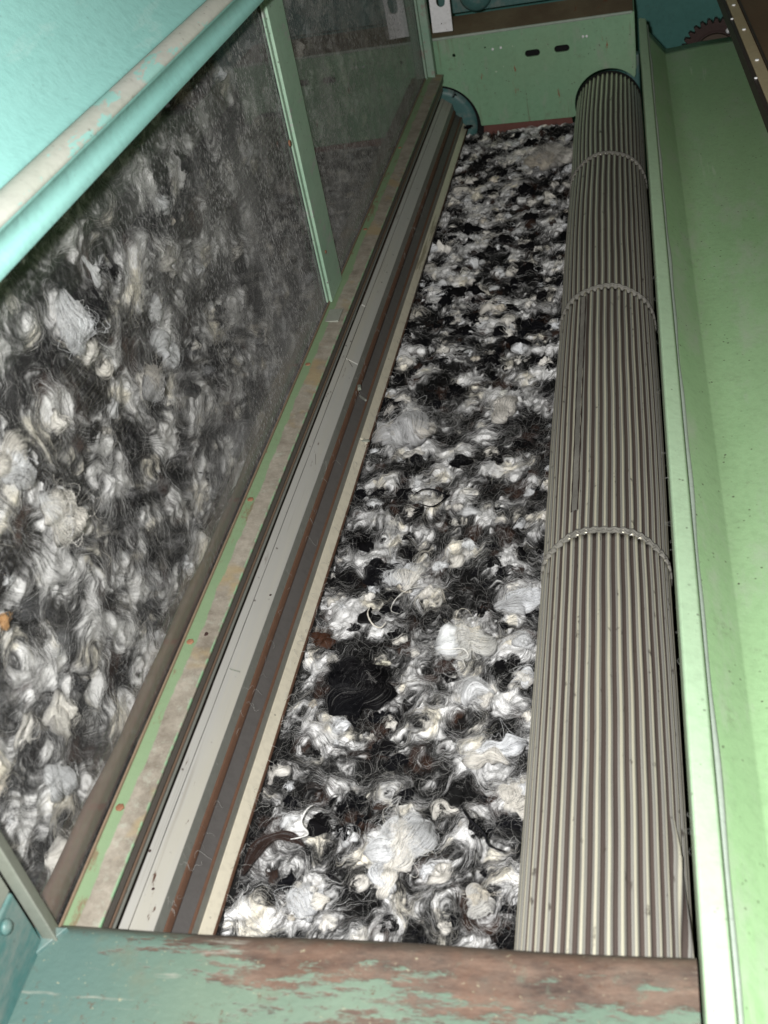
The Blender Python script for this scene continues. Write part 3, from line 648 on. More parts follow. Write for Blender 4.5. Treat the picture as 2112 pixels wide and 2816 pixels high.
def wool(nm, P0, U, V, N, L, Wd, tone, K, rng, hmax, thing_o, kind, body=True, rad=.00022, curl=None, th0=None, mat_b=None, bodyscale=.44, M_=13, arch=1., rise=0.):
    """tufts: swept soft bodies + fibres. returns objects"""
    n = len(P0); U = np.array(U); V = np.array(V); N = np.array(N)
    MS = 24; s = np.linspace(0, 1, MS)
    th0 = rng.uniform(0, 2 * PI, n) if th0 is None else th0
    cu = rng.normal(0, 1.9, n) if curl is None else curl
    cu = cu + np.where(rng.random(n) < .25, np.sign(cu) * 2.4, 0) * (curl is None)
    th = th0[:, None] + cu[:, None] * (s[None] - .5) + .45 * np.sin(2 * PI * s[None] * rng.uniform(.7, 1.6, (n, 1)) + rng.uniform(0, 6.3, (n, 1)))
    du = np.cos(th) * (L[:, None] / (MS - 1)); dv = np.sin(th) * (L[:, None] / (MS - 1))
    pu = np.cumsum(du, 1); pv = np.cumsum(dv, 1); pu -= pu.mean(1, keepdims=True); pv -= pv.mean(1, keepdims=True)
    h = arch * Wd[:, None] * (.35 * np.sin(PI * s[None]) + .22 * np.sin(2 * PI * s[None] * rng.uniform(.5, 1.8, (n, 1)) + rng.uniform(0, 6.3, (n, 1))))
    C = P0[:, None] + pu[..., None] * U + pv[..., None] * V + h[..., None] * N          # n,MS,3
    T = np.gradient(C, axis=1); T /= np.linalg.norm(T, axis=2, keepdims=True) + 1e-9
    Sd = np.cross(N[None, None], T); Sd /= np.linalg.norm(Sd, axis=2, keepdims=True) + 1e-9
    lump = 1 + .28 * np.sin(2 * PI * s[None] * rng.uniform(1, 2.6, (n, 1)) + rng.uniform(0, 6.3, (n, 1)))
    fl = rng.uniform(-.5, .5, (n, 1))
    prof = np.sin(PI * (.03 + .94 * s[None])) ** .55 * lump * (1 + fl * (s[None] - .5) * 1.6)
    base = BASEC[tone] * rng.uniform(.72, 1.15, (n, 1)); base = np.clip(base, 0, .82)
    base = base * np.where(rng.random((n, 1)) < .5, np.array([[1.03, 1, .94]]), np.array([[.98, 1, 1.03]]))
    objs = []
    if body:
        ns = 15; idx = np.arange(MS); nr = MS
        a = np.linspace(-1, 1, ns)
        Cb = C; Sb = Sd; pb_ = np.sin(PI * (.01 + .98 * s[None])) ** .5 * lump * (1 + fl * (s[None] - .5) * 1.6)
        ridge = np.cumsum(rng.normal(size=(n, 1, ns)), 2) * .10 + .16 * np.sin(a[None, None] * rng.uniform(3, 9, (n, 1, 1)) + 2.2 * s[None, :, None] * rng.normal(0, 1.4, (n, 1, 1)) + rng.uniform(0, 6.3, (n, 1, 1)))
        edge = 1 + .26 * np.sin(s[None, :, None] * rng.uniform(8, 26, (n, 1, 1)) + a[None, None] * 2 + rng.uniform(0, 6.3, (n, 1, 1)))
        wv = (Wd[:, None] * pb_ * bodyscale * 1.25)[..., None]
        dome = np.sqrt(np.clip(1 - a ** 2, 0, 1))[None, None] * (.34 + ridge) * np.sin(PI * (.04 + .92 * s))[None, :, None] ** .6
        off = Sb[:, :, None] * (a[None, None, :, None] * (wv * edge)[..., None]) + N * (wv * dome - wv * .12)[..., None]
        Vb = Cb[:, :, None] + off
        i = np.arange(n)[:, None, None] * nr * ns + np.arange(nr - 1)[None, :, None] * ns + np.arange(ns)[None, None]
        i = i[..., :-1]; j = i + 1
        F = np.stack([i, j, j + ns, i + ns], -1).reshape(-1, 4)
        cb = base * np.where(tone == 0, .6, np.where(tone == 3, .45, 1.0))[:, None]
        thin = np.array([.085, .084, .085]) * rng.uniform(.3, 1.8, (n, 1))      # where the tuft thins out the dark wool mixes in
        si = s[idx]; ed = np.clip(np.sin(PI * si) * 1.9, 0, 1)[None, :, None] * np.clip((1 - a ** 2) * 2.2, .25, 1)[None, None, :]
        ed = np.clip(ed + .10 * rng.normal(size=(n, 1, ns)) + .05 * rng.normal(size=(n, nr, ns)), 0, 1)[..., None]
        ed = np.where((tone == 0)[:, None, None, None], 1, ed)
        colr = (cb[:, None, None] * ed + thin[:, None, None] * (1 - ed)).reshape(-1, 3)
        fib = np.stack([np.broadcast_to((s[idx][None, :, None] * L[:, None, None]), (n, nr, ns)), np.broadcast_to(a[None, None] * .008, (n, nr, ns)), np.broadcast_to(np.arange(n)[:, None, None] * 3.7, (n, nr, ns))], -1).reshape(-1, 3)
        objs.append(mesh(nm + '_body' if thing_o else nm, Vb.reshape(-1, 3), F, M['wool_body'], thing_o, smooth=True, attrs={'col': ('FLOAT_COLOR', colr), 'fib': ('FLOAT_VECTOR', fib)}))
    # fibres
    tid = np.repeat(np.arange(n), K); m = len(tid)
    s0 = rng.uniform(0, .45, m); s1 = rng.uniform(.55, 1.0, m)
    q = (s0[:, None] + (s1 - s0)[:, None] * np.linspace(0, 1, M_)[None]) * (MS - 1)
    q0 = np.clip(q.astype(int), 0, MS - 2); fr = q - q0
    def samp(A):
        A0 = A[tid[:, None], q0]; A1 = A[tid[:, None], q0 + 1]; return A0 + (A1 - A0) * (fr[..., None] if A.ndim == 3 else fr)
    c = samp(C); sd = samp(Sd); pf_ = samp(prof)
    ang = rng.uniform(0.05, PI - .05, m)
    rad_ = rng.random(m) * .16 + bodyscale * 1.15; wild = rng.random(m) < .03; rad_ = np.where(wild, rad_ * rng.uniform(1.1, 2., m), rad_)
    w = Wd[tid][:, None]
    fr1 = rng.uniform(.6, 2.4, (m, 1)); am = np.where(wild, .28, .03)[:, None] * rng.uniform(.4, 1.4, (m, 1))
    sj = np.linspace(0, 1, M_)[None]
    wob = am * np.sin(2 * PI * fr1 * sj + rng.uniform(0, 6.3, (m, 1))) + am * .5 * np.sin(2 * PI * fr1 * 2.3 * sj + rng.uniform(0, 6.3, (m, 1)))
    wob2 = am * np.sin(2 * PI * fr1 * 1.2 * sj + rng.uniform(0, 6.3, (m, 1)))
    X = c + sd * ((np.cos(ang) * rad_)[:, None] * pf_ * w + wob * w)[..., None] + N * ((np.sin(ang) * rad_ * .66)[:, None] * pf_ * w + wob2 * w * .5)[..., None]
    cf = base[tid] * rng.uniform(.75, 1.2, (m, 1)); hz = rng.random(m) < np.where(tone[tid] == 0, .10, .07); cf = np.where(hz[:, None], np.where((tone[tid] == 0)[:, None], .35, 1.) * np.array([.12, .12, .122]) * rng.uniform(.3, 2., (m, 1)), cf)
    tn = tone[tid]; u = rng.random(m)
    swap = ((tn == 3) & (u < .5)); cf = np.where(swap[:, None], np.array([.02, .02, .02]), cf); cf = np.where(((tn == 3) & (u > .68))[:, None], np.array([.55, .54, .53]), cf)
    swap = ((tn == 0) & (u < .03)); cf = np.where(swap[:, None], np.array([.22, .215, .21]) * rng.uniform(.3, 1.3, (m, 1)), cf)
    swap = (((tn == 1) | (tn == 2)) & (u < .06)); cf = np.where(swap[:, None], np.array([.05, .045, .04]), cf)
    objs.append(hair('wool_fibres', X, cf, rad, thing_o if thing_o else (objs[0] if objs else None), kind, rng))
    return objs
def hair(name, X, colr, rad, parent, kind, rng):
    m, k, _ = X.shape
    hc = bpy.data.hair_curves.new(name); hc.add_curves([k] * m)
    off = np.array(wloc(parent)) if parent else np.zeros(3)
    hc.attributes['position'].data.foreach_set('vector', (X - off).astype(np.float32).ravel())
    if 'radius' not in hc.attributes: hc.attributes.new('radius', 'FLOAT', 'POINT')
    tp = np.sin(PI * np.linspace(.06, .94, k)) ** .5
    rr = (np.broadcast_to(np.asarray(rad).reshape(-1, 1), (m, 1)) * rng.uniform(.6, 1.3, (m, 1))) * tp[None]
    hc.attributes['radius'].data.foreach_set('value', rr.astype(np.float32).ravel())
    a = hc.attributes.new('col', 'FLOAT_COLOR', 'CURVE')
    a.data.foreach_set('color', np.concatenate([np.clip(colr, 0, .94), np.ones((m, 1))], 1).astype(np.float32).ravel())
    hc.materials.append(M['fibre'])
    o = bpy.data.objects.new(name, hc); COL.objects.link(o)
    if parent: o.parent = parent
    if kind: o['kind'] = kind
    return o
def frizz(n, P0, U, V, N, rng, bright, rad, parent, Lr=(.012, .035)):
    U = np.array(U); V = np.array(V); N = np.array(N); k = 16
    Ls = rng.uniform(*Lr, n); sj = np.linspace(0, 1, k)
    th = rng.uniform(0, 6.3, (n, 1)) + rng.normal(0, 3.2, (n, 1)) * sj[None] + .8 * np.sin(6.3 * sj[None] * rng.uniform(.5, 2, (n, 1)) + rng.uniform(0, 6.3, (n, 1)))
    pu = np.cumsum(np.cos(th), 1) * Ls[:, None] / k; pv = np.cumsum(np.sin(th), 1) * Ls[:, None] / k
    h = .003 * np.sin(PI * sj[None] * rng.uniform(.6, 2, (n, 1))) * rng.uniform(.3, 2, (n, 1))
    X = P0[:, None] + pu[..., None] * U + pv[..., None] * V + h[..., None] * N
    return hair('loose_fibres', X, bright, rad, parent, 'stuff', rng)

class Flow:
    """swirling fibre direction and tone over a plane (2D coordinates in metres)"""
    def __init__(s, seed, ctl2, tonebias=0., sc=1., ax=1, es=1.45):
        r = np.random.default_rng(seed); n = 46
        wl = r.uniform(.018, .075, n) * sc; th = r.uniform(0, 2 * PI, n)
        s.k = (2 * PI / wl)[:, None] * np.stack([np.cos(th), np.sin(th)], 1); s.ph = r.uniform(0, 2 * PI, n); s.a = wl ** 1.15; s.a /= s.a.sum()
        s.c = ctl2; n = 44; wl = r.uniform(.0095, .056, n) * sc; th = r.uniform(0, 2 * PI, n)
        s.k2 = (2 * PI / wl)[:, None] * np.stack([np.cos(th), np.sin(th)], 1); s.ph2 = r.uniform(0, 2 * PI, n); s.a2 = wl ** .55; s.a2 /= math.sqrt((s.a2 ** 2).sum() / 2)
        n = 34; wl = r.uniform(.009, .034, n) * sc; th = r.uniform(0, 2 * PI, n)
        s.k3 = (2 * PI / wl)[:, None] * np.stack([np.cos(th), np.sin(th)], 1); s.ph3 = r.uniform(0, 2 * PI, n); s.a3 = wl ** .9; s.a3 /= math.sqrt((s.a3 ** 2).sum() / 2)
        s.bias = tonebias; s.ax = ax; s.es = es
        for K_ in (s.k, s.k2, s.k3): K_[:, ax] /= es ** (.5 if K_ is s.k else 1.)
    def _sum(s, P, k, ph, a, fn=np.sin):
        out = np.zeros(P.shape[:-1], np.float32); X = P[..., 0].astype(np.float32); Y = P[..., 1].astype(np.float32)
        for (kx, ky), p, w in zip(k, ph, a): out += np.float32(w) * fn(np.float32(kx) * X + np.float32(ky) * Y + np.float32(p))
        return out
    def dir(s, P):
        X = P[..., 0].astype(np.float32); Y = P[..., 1].astype(np.float32); gx = np.zeros(X.shape, np.float32); gy = gx.copy()
        for (kx, ky), p, w in zip(s.k, s.ph, s.a):
            c = np.cos(np.float32(kx) * X + np.float32(ky) * Y + np.float32(p)) * np.float32(w); gx += c * np.float32(kx); gy += c * np.float32(ky)
        m = np.sqrt(gx * gx + gy * gy) + 1e-6; return np.stack([-gy / m, gx / m], -1)
    def raw(s, P):
        wx = s._sum(P, s.k3[::2], s.ph3[::2] + 1.7, s.a3[::2]); wy = s._sum(P, s.k3[1::2], s.ph3[1::2] + .4, s.a3[1::2])
        P = P + .0052 * np.stack([wx, wy], -1)
        v = s._sum(P, s.k2, s.ph2, s.a2) + s.bias
        sh = P.shape[:-1]; F = P.reshape(-1, 2); num = np.zeros(len(F), np.float32); den = np.zeros(len(F), np.float32)
        TV = np.array([-1.3, 1.35, 1.1, .0, -1.15])
        for x, y, r, t in s.c:
            ex, ey = (s.es, 1.) if s.ax == 0 else (1., s.es)
            q = (np.abs(F[:, 0] - x) < 2 * r * ex) & (np.abs(F[:, 1] - y) < 2 * r * ey)
            if not q.any(): continue
            d2 = (((F[q, 0] - x) / ex) ** 2 + ((F[q, 1] - y) / ey) ** 2) / r ** 2; w = np.exp(-(d2 ** 1.5) * 1.4)
            num[q] += w * TV[int(t)]; den[q] += w
        m = np.clip(den, 0, 1).reshape(sh) * .82; T = (num / np.maximum(den, 1e-6)).reshape(sh)
        return v * (1 - m) + m * (T + .35 * v)
    def height(s, P): return s._sum(P, s.k3, s.ph3, s.a3)

def grid_lic(fl, lo, hi, res, seed, steps=9):
    """sample the tone on a grid and smear it along the fibre direction"""
    nx = int((hi[0] - lo[0]) / res) + 1; ny = int((hi[1] - lo[1]) / res) + 1
    X, Y = np.meshgrid(np.linspace(lo[0], hi[0], nx), np.linspace(lo[1], hi[1], ny)); P = np.stack([X, Y], -1)
    r = np.random.default_rng(seed); cell = np.array([(hi[0] - lo[0]) / (nx - 1), (hi[1] - lo[1]) / (ny - 1)])
    D = fl.dir(P); T = fl.raw(P); Nz = r.normal(size=T.shape).astype(np.float32)
    Nc = r.normal(size=(ny // 3 + 2, nx // 3 + 2)).astype(np.float32).repeat(3, 0).repeat(3, 1)[:ny, :nx]; Nz = Nz * .6 + Nc * .9
    def at(A, Q):
        ix = np.clip(np.round((Q[..., 0] - lo[0]) / cell[0]).astype(int), 0, nx - 1); iy = np.clip(np.round((Q[..., 1] - lo[1]) / cell[1]).astype(int), 0, ny - 1); return A[iy, ix]
    aT = T.copy(); aN = Nz.copy(); w = 1.
    for sg in (1, -1):
        Q = P.copy(); d = D * sg
        for k in range(steps):
            Q = Q + d * .0011; dn = at(D, Q); d = dn * np.where((dn * d).sum(-1, keepdims=True) < 0, -1, 1)
            aT += at(T, Q); aN += at(Nz, Q)
    n = 2 * steps + 1; aT /= n; aN /= math.sqrt(n)
    return P, D, aT, aN, at
def tone_col(v, st, tint):
    """v tone, st streak -> linear colour; tint: low noise picking cream or brown wool"""
    u = 1 / (1 + np.exp(-(v * 3.1 + st * .95)))
    g = .008 + .88 * u ** 1.9
    c = np.stack([g, g, g], -1)
    cr = np.clip((tint - .9) * 2.2, 0, 1)[..., None] * u[..., None]; c = c * (1 - cr * np.array([.0, .055, .19]))
    br = np.clip((-tint - 1.1) * 2.5, 0, 1)[..., None] * (1 - u[..., None]); c = c + br * np.array([.030, .012, .006])
    return c
def wool_sheet(name, fl, lo, hi, res, to3d, nrm, base, amp, seed, parent=None):
    P, D, v, st, at = grid_lic(fl, lo, hi, res, seed)
    ny, nx = v.shape; tint = fl._sum(P * .8 + 3.3, fl.k2[::2], fl.ph2[::2], fl.a2[::2] * 1.4)
    u = 1 / (1 + np.exp(-v * 2.3))
    hh = fl.height(P); h = amp * (.42 * (1 - 2 * np.abs(np.clip(hh, -1.5, 1.5)) * .6) + .75 * (u - .5)) + .00030 * st
    c = tone_col(v, st, tint)
    V = to3d(P[..., 0], P[..., 1], base + h).reshape(-1, 3)
    a = (np.arange(ny - 1)[:, None] * nx + np.arange(nx - 1)[None]).ravel(); F = np.stack([a, a + 1, a + nx + 1, a + nx], 1)
    me = bpy.data.meshes.new(name); me.vertices.add(len(V)); me.vertices.foreach_set('co', V.astype(np.float32).ravel())
    me.loops.add(F.size); me.loops.foreach_set('vertex_index', F.astype(np.int32).ravel())
    me.polygons.add(len(F)); me.polygons.foreach_set('loop_start', np.arange(0, F.size, 4, dtype=np.int32)); me.update(calc_edges=True); me.shade_smooth()
    setattr_arr(me, 'col', 'FLOAT_COLOR', 'POINT', c.reshape(-1, 3)); me.materials.append(M['felt'])
    o = bpy.data.objects.new(name, me); COL.objects.link(o)
    return o, dict(P=P, D=D, v=v, st=st, h=h, tint=tint, at=at)
def strands(fl, info, N, lo, hi, to3d, base, rng, rad, k, step, lift, parent, name='wool_fibres', wild=.025, ysamp=None):
    Q = np.stack([rng.uniform(lo[0], hi[0], N), rng.uniform(lo[1], hi[1], N)], 1)
    if ysamp is not None: Q[:, ysamp[0]] = ysamp[1](rng.random(N))
    at = info['at']; v0 = at(info['v'], Q); tint = at(info['tint'], Q)
    v0 = v0 + rng.normal(0, .28, N) - .06; col = tone_col(v0, rng.normal(0, .6, N), tint)
    wd = rng.random(N) < wild; lite = rng.uniform(.06, .55, N); col = np.where(wd[:, None], lite[:, None] * np.array([1, .985, .96]), col)
    sg = np.where(rng.random(N) < .5, 1., -1.)[:, None]; d = at(info['D'], Q) * sg; pts = []
    turn = np.where(wd, rng.normal(0, .22, N), rng.normal(0, .035, N)); st = step * rng.uniform(.6, 1.35, N)[:, None]
    lf = lift * rng.uniform(.1, 1., N) * np.where(wd, 1.8, 1.); ww = rng.uniform(0, 6.3, N); wf = rng.uniform(.3, 1.0, N)
    for j in range(k):
        hh = at(info['h'], Q) + lf * math.sin(PI * (j + .5) / k) + .0003
        pts.append(to3d(Q[:, 0], Q[:, 1], base + hh))
        dn = at(info['D'], Q); dn = dn * np.where((dn * d).sum(-1, keepdims=True) < 0, -1, 1)
        dd = np.where(wd[:, None], d, dn * .65 + d * .35)
        an = turn + .05 * np.sin(ww + wf * j); c, s_ = np.cos(an), np.sin(an)
        d = np.stack([dd[:, 0] * c - dd[:, 1] * s_, dd[:, 0] * s_ + dd[:, 1] * c], 1); d /= np.linalg.norm(d, axis=1, keepdims=True) + 1e-9
        Q = Q + d * st
    return hair(name, np.stack(pts, 1), col, rad, parent, 'stuff', rng)

# --- bed of wool on the apron
rng = np.random.default_rng(21)
def bed3(x, y, z): return np.stack([x, y, z], -1)
BF = Flow(31, BEDC[:, [0, 1, 3, 4]], -.40, .84)
bed, BI = wool_sheet('wool_bed', BF, (-.345, .26), (.0, 1.998), .00125, bed3, (0, 0, 1), -.680, .0060, 3)
bed['kind'] = 'stuff'; bed['label'] = 'loose bed of black, white and grey wool filling the trough beside the roller'; bed['category'] = 'wool'
near = lambda lo, hi, p: (1, lambda u: lo + (hi - lo) * u ** p)
strands(BF, BI, 62000, (-.335, .27), (-.01, 1.2), bed3, -.680, rng, .000075, 14, .0016, .0035, bed, ysamp=near(.27, 1.2, 1.25))
strands(BF, BI, 26000, (-.335, 1.2), (-.01, 1.985), bed3, -.680, rng, .00013, 11, .0020, .004, bed, wild=.04)
strands(BF, BI, 5500, (-.335, .27), (-.01, 1.1), bed3, -.679, rng, .00005, 18, .0018, .007, bed, 'loose_fibres', wild=.9)

# --- wool standing behind the pane
def wall3(y, z, x): return np.stack([x, y, z], -1)
WF = Flow(47, WINC[:, [1, 2, 3, 4]], -.26, 1.32, ax=0, es=1.2)
wall, WI = wool_sheet('wool_behind_glass', WF, (.20, -.60), (1.97, -.13), .0014, wall3, (1, 0, 0), -.3795, .0055, 13)
wall['kind'] = 'stuff'; wall['label'] = 'wall of black and white wool standing behind the dusty hopper window'; wall['category'] = 'wool'
strands(WF, WI, 46000, (.25, -.59), (1.2, -.16), wall3, -.3795, rng, .000075, 14, .0017, .003, wall)
strands(WF, WI, 12000, (1.2, -.59), (1.95, -.16), wall3, -.3795, rng, .00014, 11, .0021, .003, wall, wild=.04)
strands(WF, WI, 4000, (.25, -.59), (1.2, -.16), wall3, -.3785, rng, .00005, 18, .0018, .005, wall, 'loose_fibres', wild=.9)

# small distinct puffs and locks riding on the matted wool
def puffs(info, axis2, n, lo, hi, to3d, base, U, V, N, wr, K, rad, parent, rng, M_=9):
    Q = np.stack([rng.uniform(lo[0], hi[0], n), rng.uniform(lo[1], hi[1], n)], 1)
    v = info['at'](info['v'], Q); h = info['at'](info['h'], Q); u = rng.random(n)
    t = np.where(v > .25, np.where(u < .62, 1, np.where(u < .76, 2, np.where(u < .95, 0, 4))), np.where(v < -.25, np.where(u < .66, 0, np.where(u < .74, 4, np.where(u < .95, 1, 2))), np.where(u < .4, 1, np.where(u < .85, 0, np.where(u < .93, 2, 4)))))
    P = to3d(Q[:, 0], Q[:, 1], base + h + .0002); d = info['at'](info['D'], Q)
    Wd = rng.uniform(*wr, n) * rng.choice([.7, 1., 1.35], n); L = Wd * rng.uniform(1.0, 2.6, n)
    wool('small_tufts', P, U, V, N, L, Wd, t, K, rng, .01, parent, 'stuff', rad=rad, M_=M_, arch=.6, th0=np.arctan2(d[:, 1], d[:, 0]) + rng.normal(0, .3, n))
puffs(BI, 0, 430, (-.325, .28), (-.015, 1.15), bed3, -.680, (1, 0, 0), (0, 1, 0), (0, 0, 1), (.0055, .0115), 26, .00007, bed, rng)
puffs(BI, 0, 650, (-.320, 1.15), (-.015, 1.98), bed3, -.680, (1, 0, 0), (0, 1, 0), (0, 0, 1), (.006, .0135), 12, .00013, bed, rng)
puffs(WI, 0, 170, (.27, -.58), (1.15, -.18), wall3, -.3795, (0, 1, 0), (0, 0, 1), (1, 0, 0), (.007, .016), 22, .00007, wall, rng)
puffs(WI, 0, 200, (1.15, -.58), (1.95, -.18), wall3, -.3795, (0, 1, 0), (0, 0, 1), (1, 0, 0), (.007, .013), 10, .00013, wall, rng)

# --- single tufts and yarns that stand out
def px_bed(px, py, z=-.664):
    return onplane(px, py, 2, z)
def tuft(px, py, lpx, wpx, ang, tn, label, curl=0., lobes=3, z=-.664, wallx=None, colr=None, K=260, name='wool_tuft'):
    if wallx is None: p, s = px_bed(px, py, z); U, V, N = (1, 0, 0), (0, 1, 0), (0, 0, 1)
    else: p, s = onplane(px, py, 0, wallx); U, V, N = (0, 1, 0), (0, 0, 1), (1, 0, 0)
    L = lpx * s; w = wpx * s; r = np.random.default_rng(int(px * 3 + py))
    n = lobes; P = np.repeat(p[None], n, 0); th = np.full(n, ang) + r.normal(0, .35, n) * (n > 1)
    side = r.normal(0, .30, (n, 2)) * w * (n > 1); P = P + side[:, :1] * np.array(U) + side[:, 1:] * np.array(V)
    Ls = L * r.uniform(.7, 1.05, n) if n > 1 else np.array([L]); Ws = w * r.uniform(.6, .95, n) if n > 1 else np.array([w])
    t = np.full(n, CT[tn]); cu = curl + r.normal(0, .5, n) * (n > 1)
    sv = BASEC.copy()
    if colr: BASEC[CT[tn]] = colr
    o = wool(name, P, U, V, N, Ls, Ws, t, K, r, .01, None, 'stuff', rad=.00009, curl=cu, th0=th, arch=.5 if wallx is None else .2)[0]
    BASEC[:] = sv
    o['label'] = label; o['category'] = 'wool tuft'; return o
D = math.radians
tuft(1095, 2335, 190, 95, D(40), 'W', 'largest bright white wool tuft, low in the middle of the trough near the rusty beam', curl=.8, lobes=5)
tuft(1060, 2420, 150, 40, D(105), 'W', 'white wispy lock hanging below the largest white tuft', curl=-.5, lobes=2)
tuft(1005, 1880, 135, 95, D(70), 'B', 'big matt black wool tuft beside the cream strip, right of the brown lock', lobes=7)
tuft(890, 1762, 105, 36, D(-22), 'N', 'reddish brown wool lock touching the cream strip edge', lobes=2, colr=[.085, .038, .022])
tuft(1280, 1765, 150, 80, D(12), 'C', 'large cream wool tuft above a thin white yarn, right half of the trough', lobes=6, curl=.6, colr=[.82, .80, .75])
tuft(1352, 2074, 140, 52, D(32), 'W', 'long bright white tuft slanting up towards the roller', lobes=3)
tuft(1425, 2196, 95, 62, D(60), 'W', 'compact white tuft pressed against the fluted roller', lobes=3)
tuft(850, 2480, 150, 62, D(-55), 'W', 'white tuft nearest the front beam on the left', lobes=4, curl=.5)
tuft(1316, 2492, 85, 66, D(60), 'C', 'round cream grey puff near the front beam beside the roller', lobes=3, colr=[.60, .58, .54])
tuft(1058, 1568, 66, 58, D(40), 'B', 'round black wool ball half way along the trough', lobes=3)
tuft(1122, 1576, 95, 62, D(80), 'W', 'bright white tuft just right of the round black ball', lobes=3)
tuft(1280, 1274, 46, 36, D(0), 'B', 'small black ball of wool in the middle of the trough', lobes=2)
tuft(1105, 1190, 140, 80, D(150), 'W', 'combed pale grey swirl of fibres beside the cream strip', lobes=4, curl=1.6, colr=[.70, .69, .68])
tuft(1428, 1660, 130, 60, D(5), 'W', 'white pointed tuft whose tip touches the roller', lobes=3)
tuft(1395, 1120, 90, 50, D(110), 'C', 'upright cream tuft near the roller below the second joint', lobes=3)
tuft(1500, 450, 120, 70, D(125), 'C', 'broad cream tuft at the far end beside the roller', lobes=4)
tuft(745, 2335, 250, 26, D(28), 'N', 'long dark brown curved lock across the near left of the trough', lobes=1, curl=-1.5)
tuft(185, 890, 190, 85, D(-75), 'W', 'tall ragged white tuft pressed on the window glass, upper left', lobes=4, wallx=-.3665)
tuft(20, 1275, 170, 85, D(-15), 'W', 'bright white tuft cut by the left edge behind the glass', lobes=4, wallx=-.3665)
tuft(155, 1405, 180, 95, D(-60), 'W', 'large soft white tuft behind the lower window glass', lobes=5, wallx=-.3665)
tuft(415, 1060, 130, 60, D(-70), 'W', 'grey wispy tuft behind the middle of the window glass', lobes=4, wallx=-.3665, colr=[.62, .61, .60])
tuft(4, 1712, 50, 40, D(-70), 'C', 'small orange tan puff at the left edge behind the glass', lobes=2, wallx=-.3665, colr=[.60, .36, .17])
tuft(165, 2170, 150, 60, D(-80), 'W', 'white tuft with a trailing wisp at the bottom of the window', lobes=3, wallx=-.3665)
def yarn(pts, r, label, c, z=-.654, name='yarn_strand'):
    P = np.array([px_bed(a, b_, z)[0] for a, b_ in pts]); n = 40
    # smooth curve through the points
    t = np.linspace(0, len(P) - 1, n); i = np.clip(t.astype(int), 0, len(P) - 2); f = (t - i)[:, None]
    Pm = P[np.maximum(i - 1, 0)]; Pn = P[np.minimum(i + 2, len(P) - 1)]; A = P[i]; B_ = P[i + 1]
    C = .5 * (2 * A + (B_ - Pm) * f + (2 * Pm - 5 * A + 4 * B_ - Pn) * f ** 2 + (3 * A - Pm - 3 * B_ + Pn) * f ** 3)
    C[:, 2] += .002 * np.sin(t * 1.7)
    T = np.gradient(C, axis=0); T /= np.linalg.norm(T, axis=1, keepdims=True); Sx = np.cross(T, (0, 0, 1)); Sx /= np.linalg.norm(Sx, axis=1, keepdims=True); Nz = np.cross(Sx, T)
    ns = 6; V = []
    for k in range(n):
        rr = r * .62 * (.35 + .65 * math.sin(PI * (k + .5) / n)) * (1 + .2 * math.sin(k * 1.3))
        for q in range(ns): a = 2 * PI * q / ns; V.append(C[k] + Sx[k] * rr * math.cos(a) + Nz[k] * rr * math.sin(a))
    F = [(k * ns + q, k * ns + (q + 1) % ns, (k + 1) * ns + (q + 1) % ns, (k + 1) * ns + q) for k in range(n - 1) for q in range(ns)]
    V = np.array(V); fib = np.stack([np.repeat(np.arange(n) * .001, ns), np.tile(np.arange(ns) * .001, n), np.full(n * ns, px_bed(*pts[0])[0][0] * 9)], 1)
    o = mesh(name, V, F, M['wool_body'], None, smooth=True, attrs={'col': ('FLOAT_COLOR', np.tile([c], (n * ns, 1))), 'fib': ('FLOAT_VECTOR', fib)})
    o['label'] = label; o['category'] = 'yarn'; return o
yarn([(1203, 1788), (1240, 1790), (1275, 1784), (1288, 1800), (1275, 1815), (1280, 1838)], .0011, 'thin white kinked yarn lying on the large cream tuft', [.85, .84, .80])
yarn([(1180, 1612), (1125, 1625), (1085, 1650), (1075, 1675), (1100, 1690)], .0006, 'fine white yarn curving over dark wool in mid trough', [.8, .79, .75])
yarn([(1022, 1665), (1012, 1690), (1022, 1712), (1045, 1722), (1062, 1712)], .0012, 'cream hook of yarn left of the fine white yarn', [.78, .74, .66])
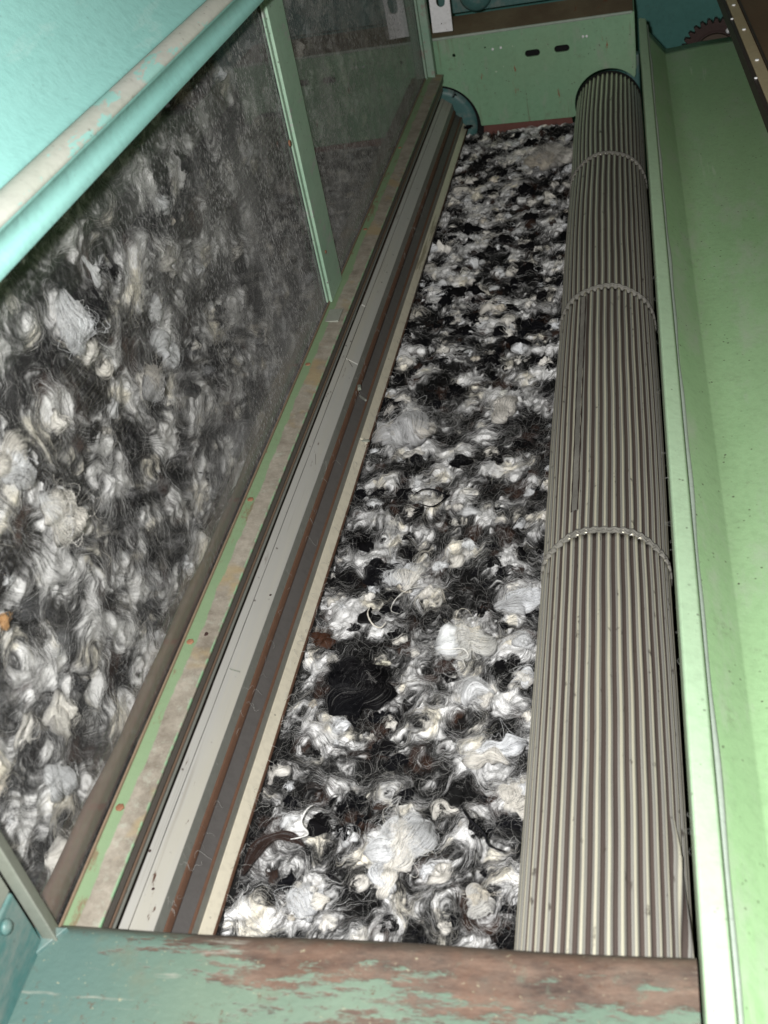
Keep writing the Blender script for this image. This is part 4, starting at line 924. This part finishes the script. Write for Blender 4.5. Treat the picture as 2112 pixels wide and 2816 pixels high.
yarn([(1268, 2215), (1290, 2255), (1330, 2290), (1345, 2320), (1390, 2345)], .0017, 'black yarn trailing over white wool near the roller', [.012, .012, .014])
yarn([(860, 2215), (842, 2235), (828, 2262), (845, 2290), (800, 2310)], .0012, 'white wavy yarn on grey wool near the cream strip', [.86, .86, .84])
yarn([(1135, 1365), (1165, 1350), (1200, 1348), (1225, 1362), (1190, 1395), (1150, 1388)], .0014, 'black loop of yarn around a white puff in mid trough', [.012, .012, .014])

tuft(1255, 262, 26, 26, D(-30), 'B', 'dark fluff of wool caught on the far end of the slatted drum', lobes=3, z=-.612, K=60)
tuft(1288, 350, 24, 16, D(60), 'B', 'small black fluff beside the teal bearing disc', lobes=2, z=-.655, K=60)
# lint caught in the black slot beside the rail and along the slats
rng = np.random.default_rng(5); n = 22; yy = rng.uniform(.36, 1.1, n)
frizz(n, np.stack([np.full(n, .0150), yy, rng.uniform(-.545, -.525, n)], 1), (0, 1, 0), (0, 0, 1), (-1, 0, 0), rng, np.full((n, 1), .3) * np.array([[1, 1, .95]]), .00007, gu, (.003, .009))
n = 260; yy = rng.uniform(.34, 1.6, n); aa = rng.choice([.5785, .568, .5165, .4845, .5275], n) - (yy - .33) / 1.65 * .02
frizz(n, np.stack([-aa * .612, yy, np.where(aa > .53, -.603, np.where(aa > .5, -.622, -.640)) + .002], 1), (1, 0, 0), (0, 1, 0), (0, 0, 1), rng, rng.uniform(.2, .6, (n, 1)) * np.array([[1, 1, .95]]), .00007, dr, (.004, .014))

# fibres straying over the cream strip and against the roller
rng = np.random.default_rng(9); n = 900; yy = rng.uniform(.34, 1.9, n); lft = rng.random(n) < .55
xx = np.where(lft, -.302 + (yy - .33) / 1.65 * .012, -.094) + rng.normal(0, .0035, n)
br_ = np.where(rng.random((n, 1)) < .5, rng.uniform(.2, .8, (n, 1)), .012) * np.array([[1, 1, .97]])
frizz(n, np.stack([xx, yy, np.where(lft, -.6635, -.668) + rng.uniform(0, .003, n)], 1), (1, 0, 0), (0, 1, 0), (0, 0, 1), rng, br_, .00007, bed, (.008, .022))
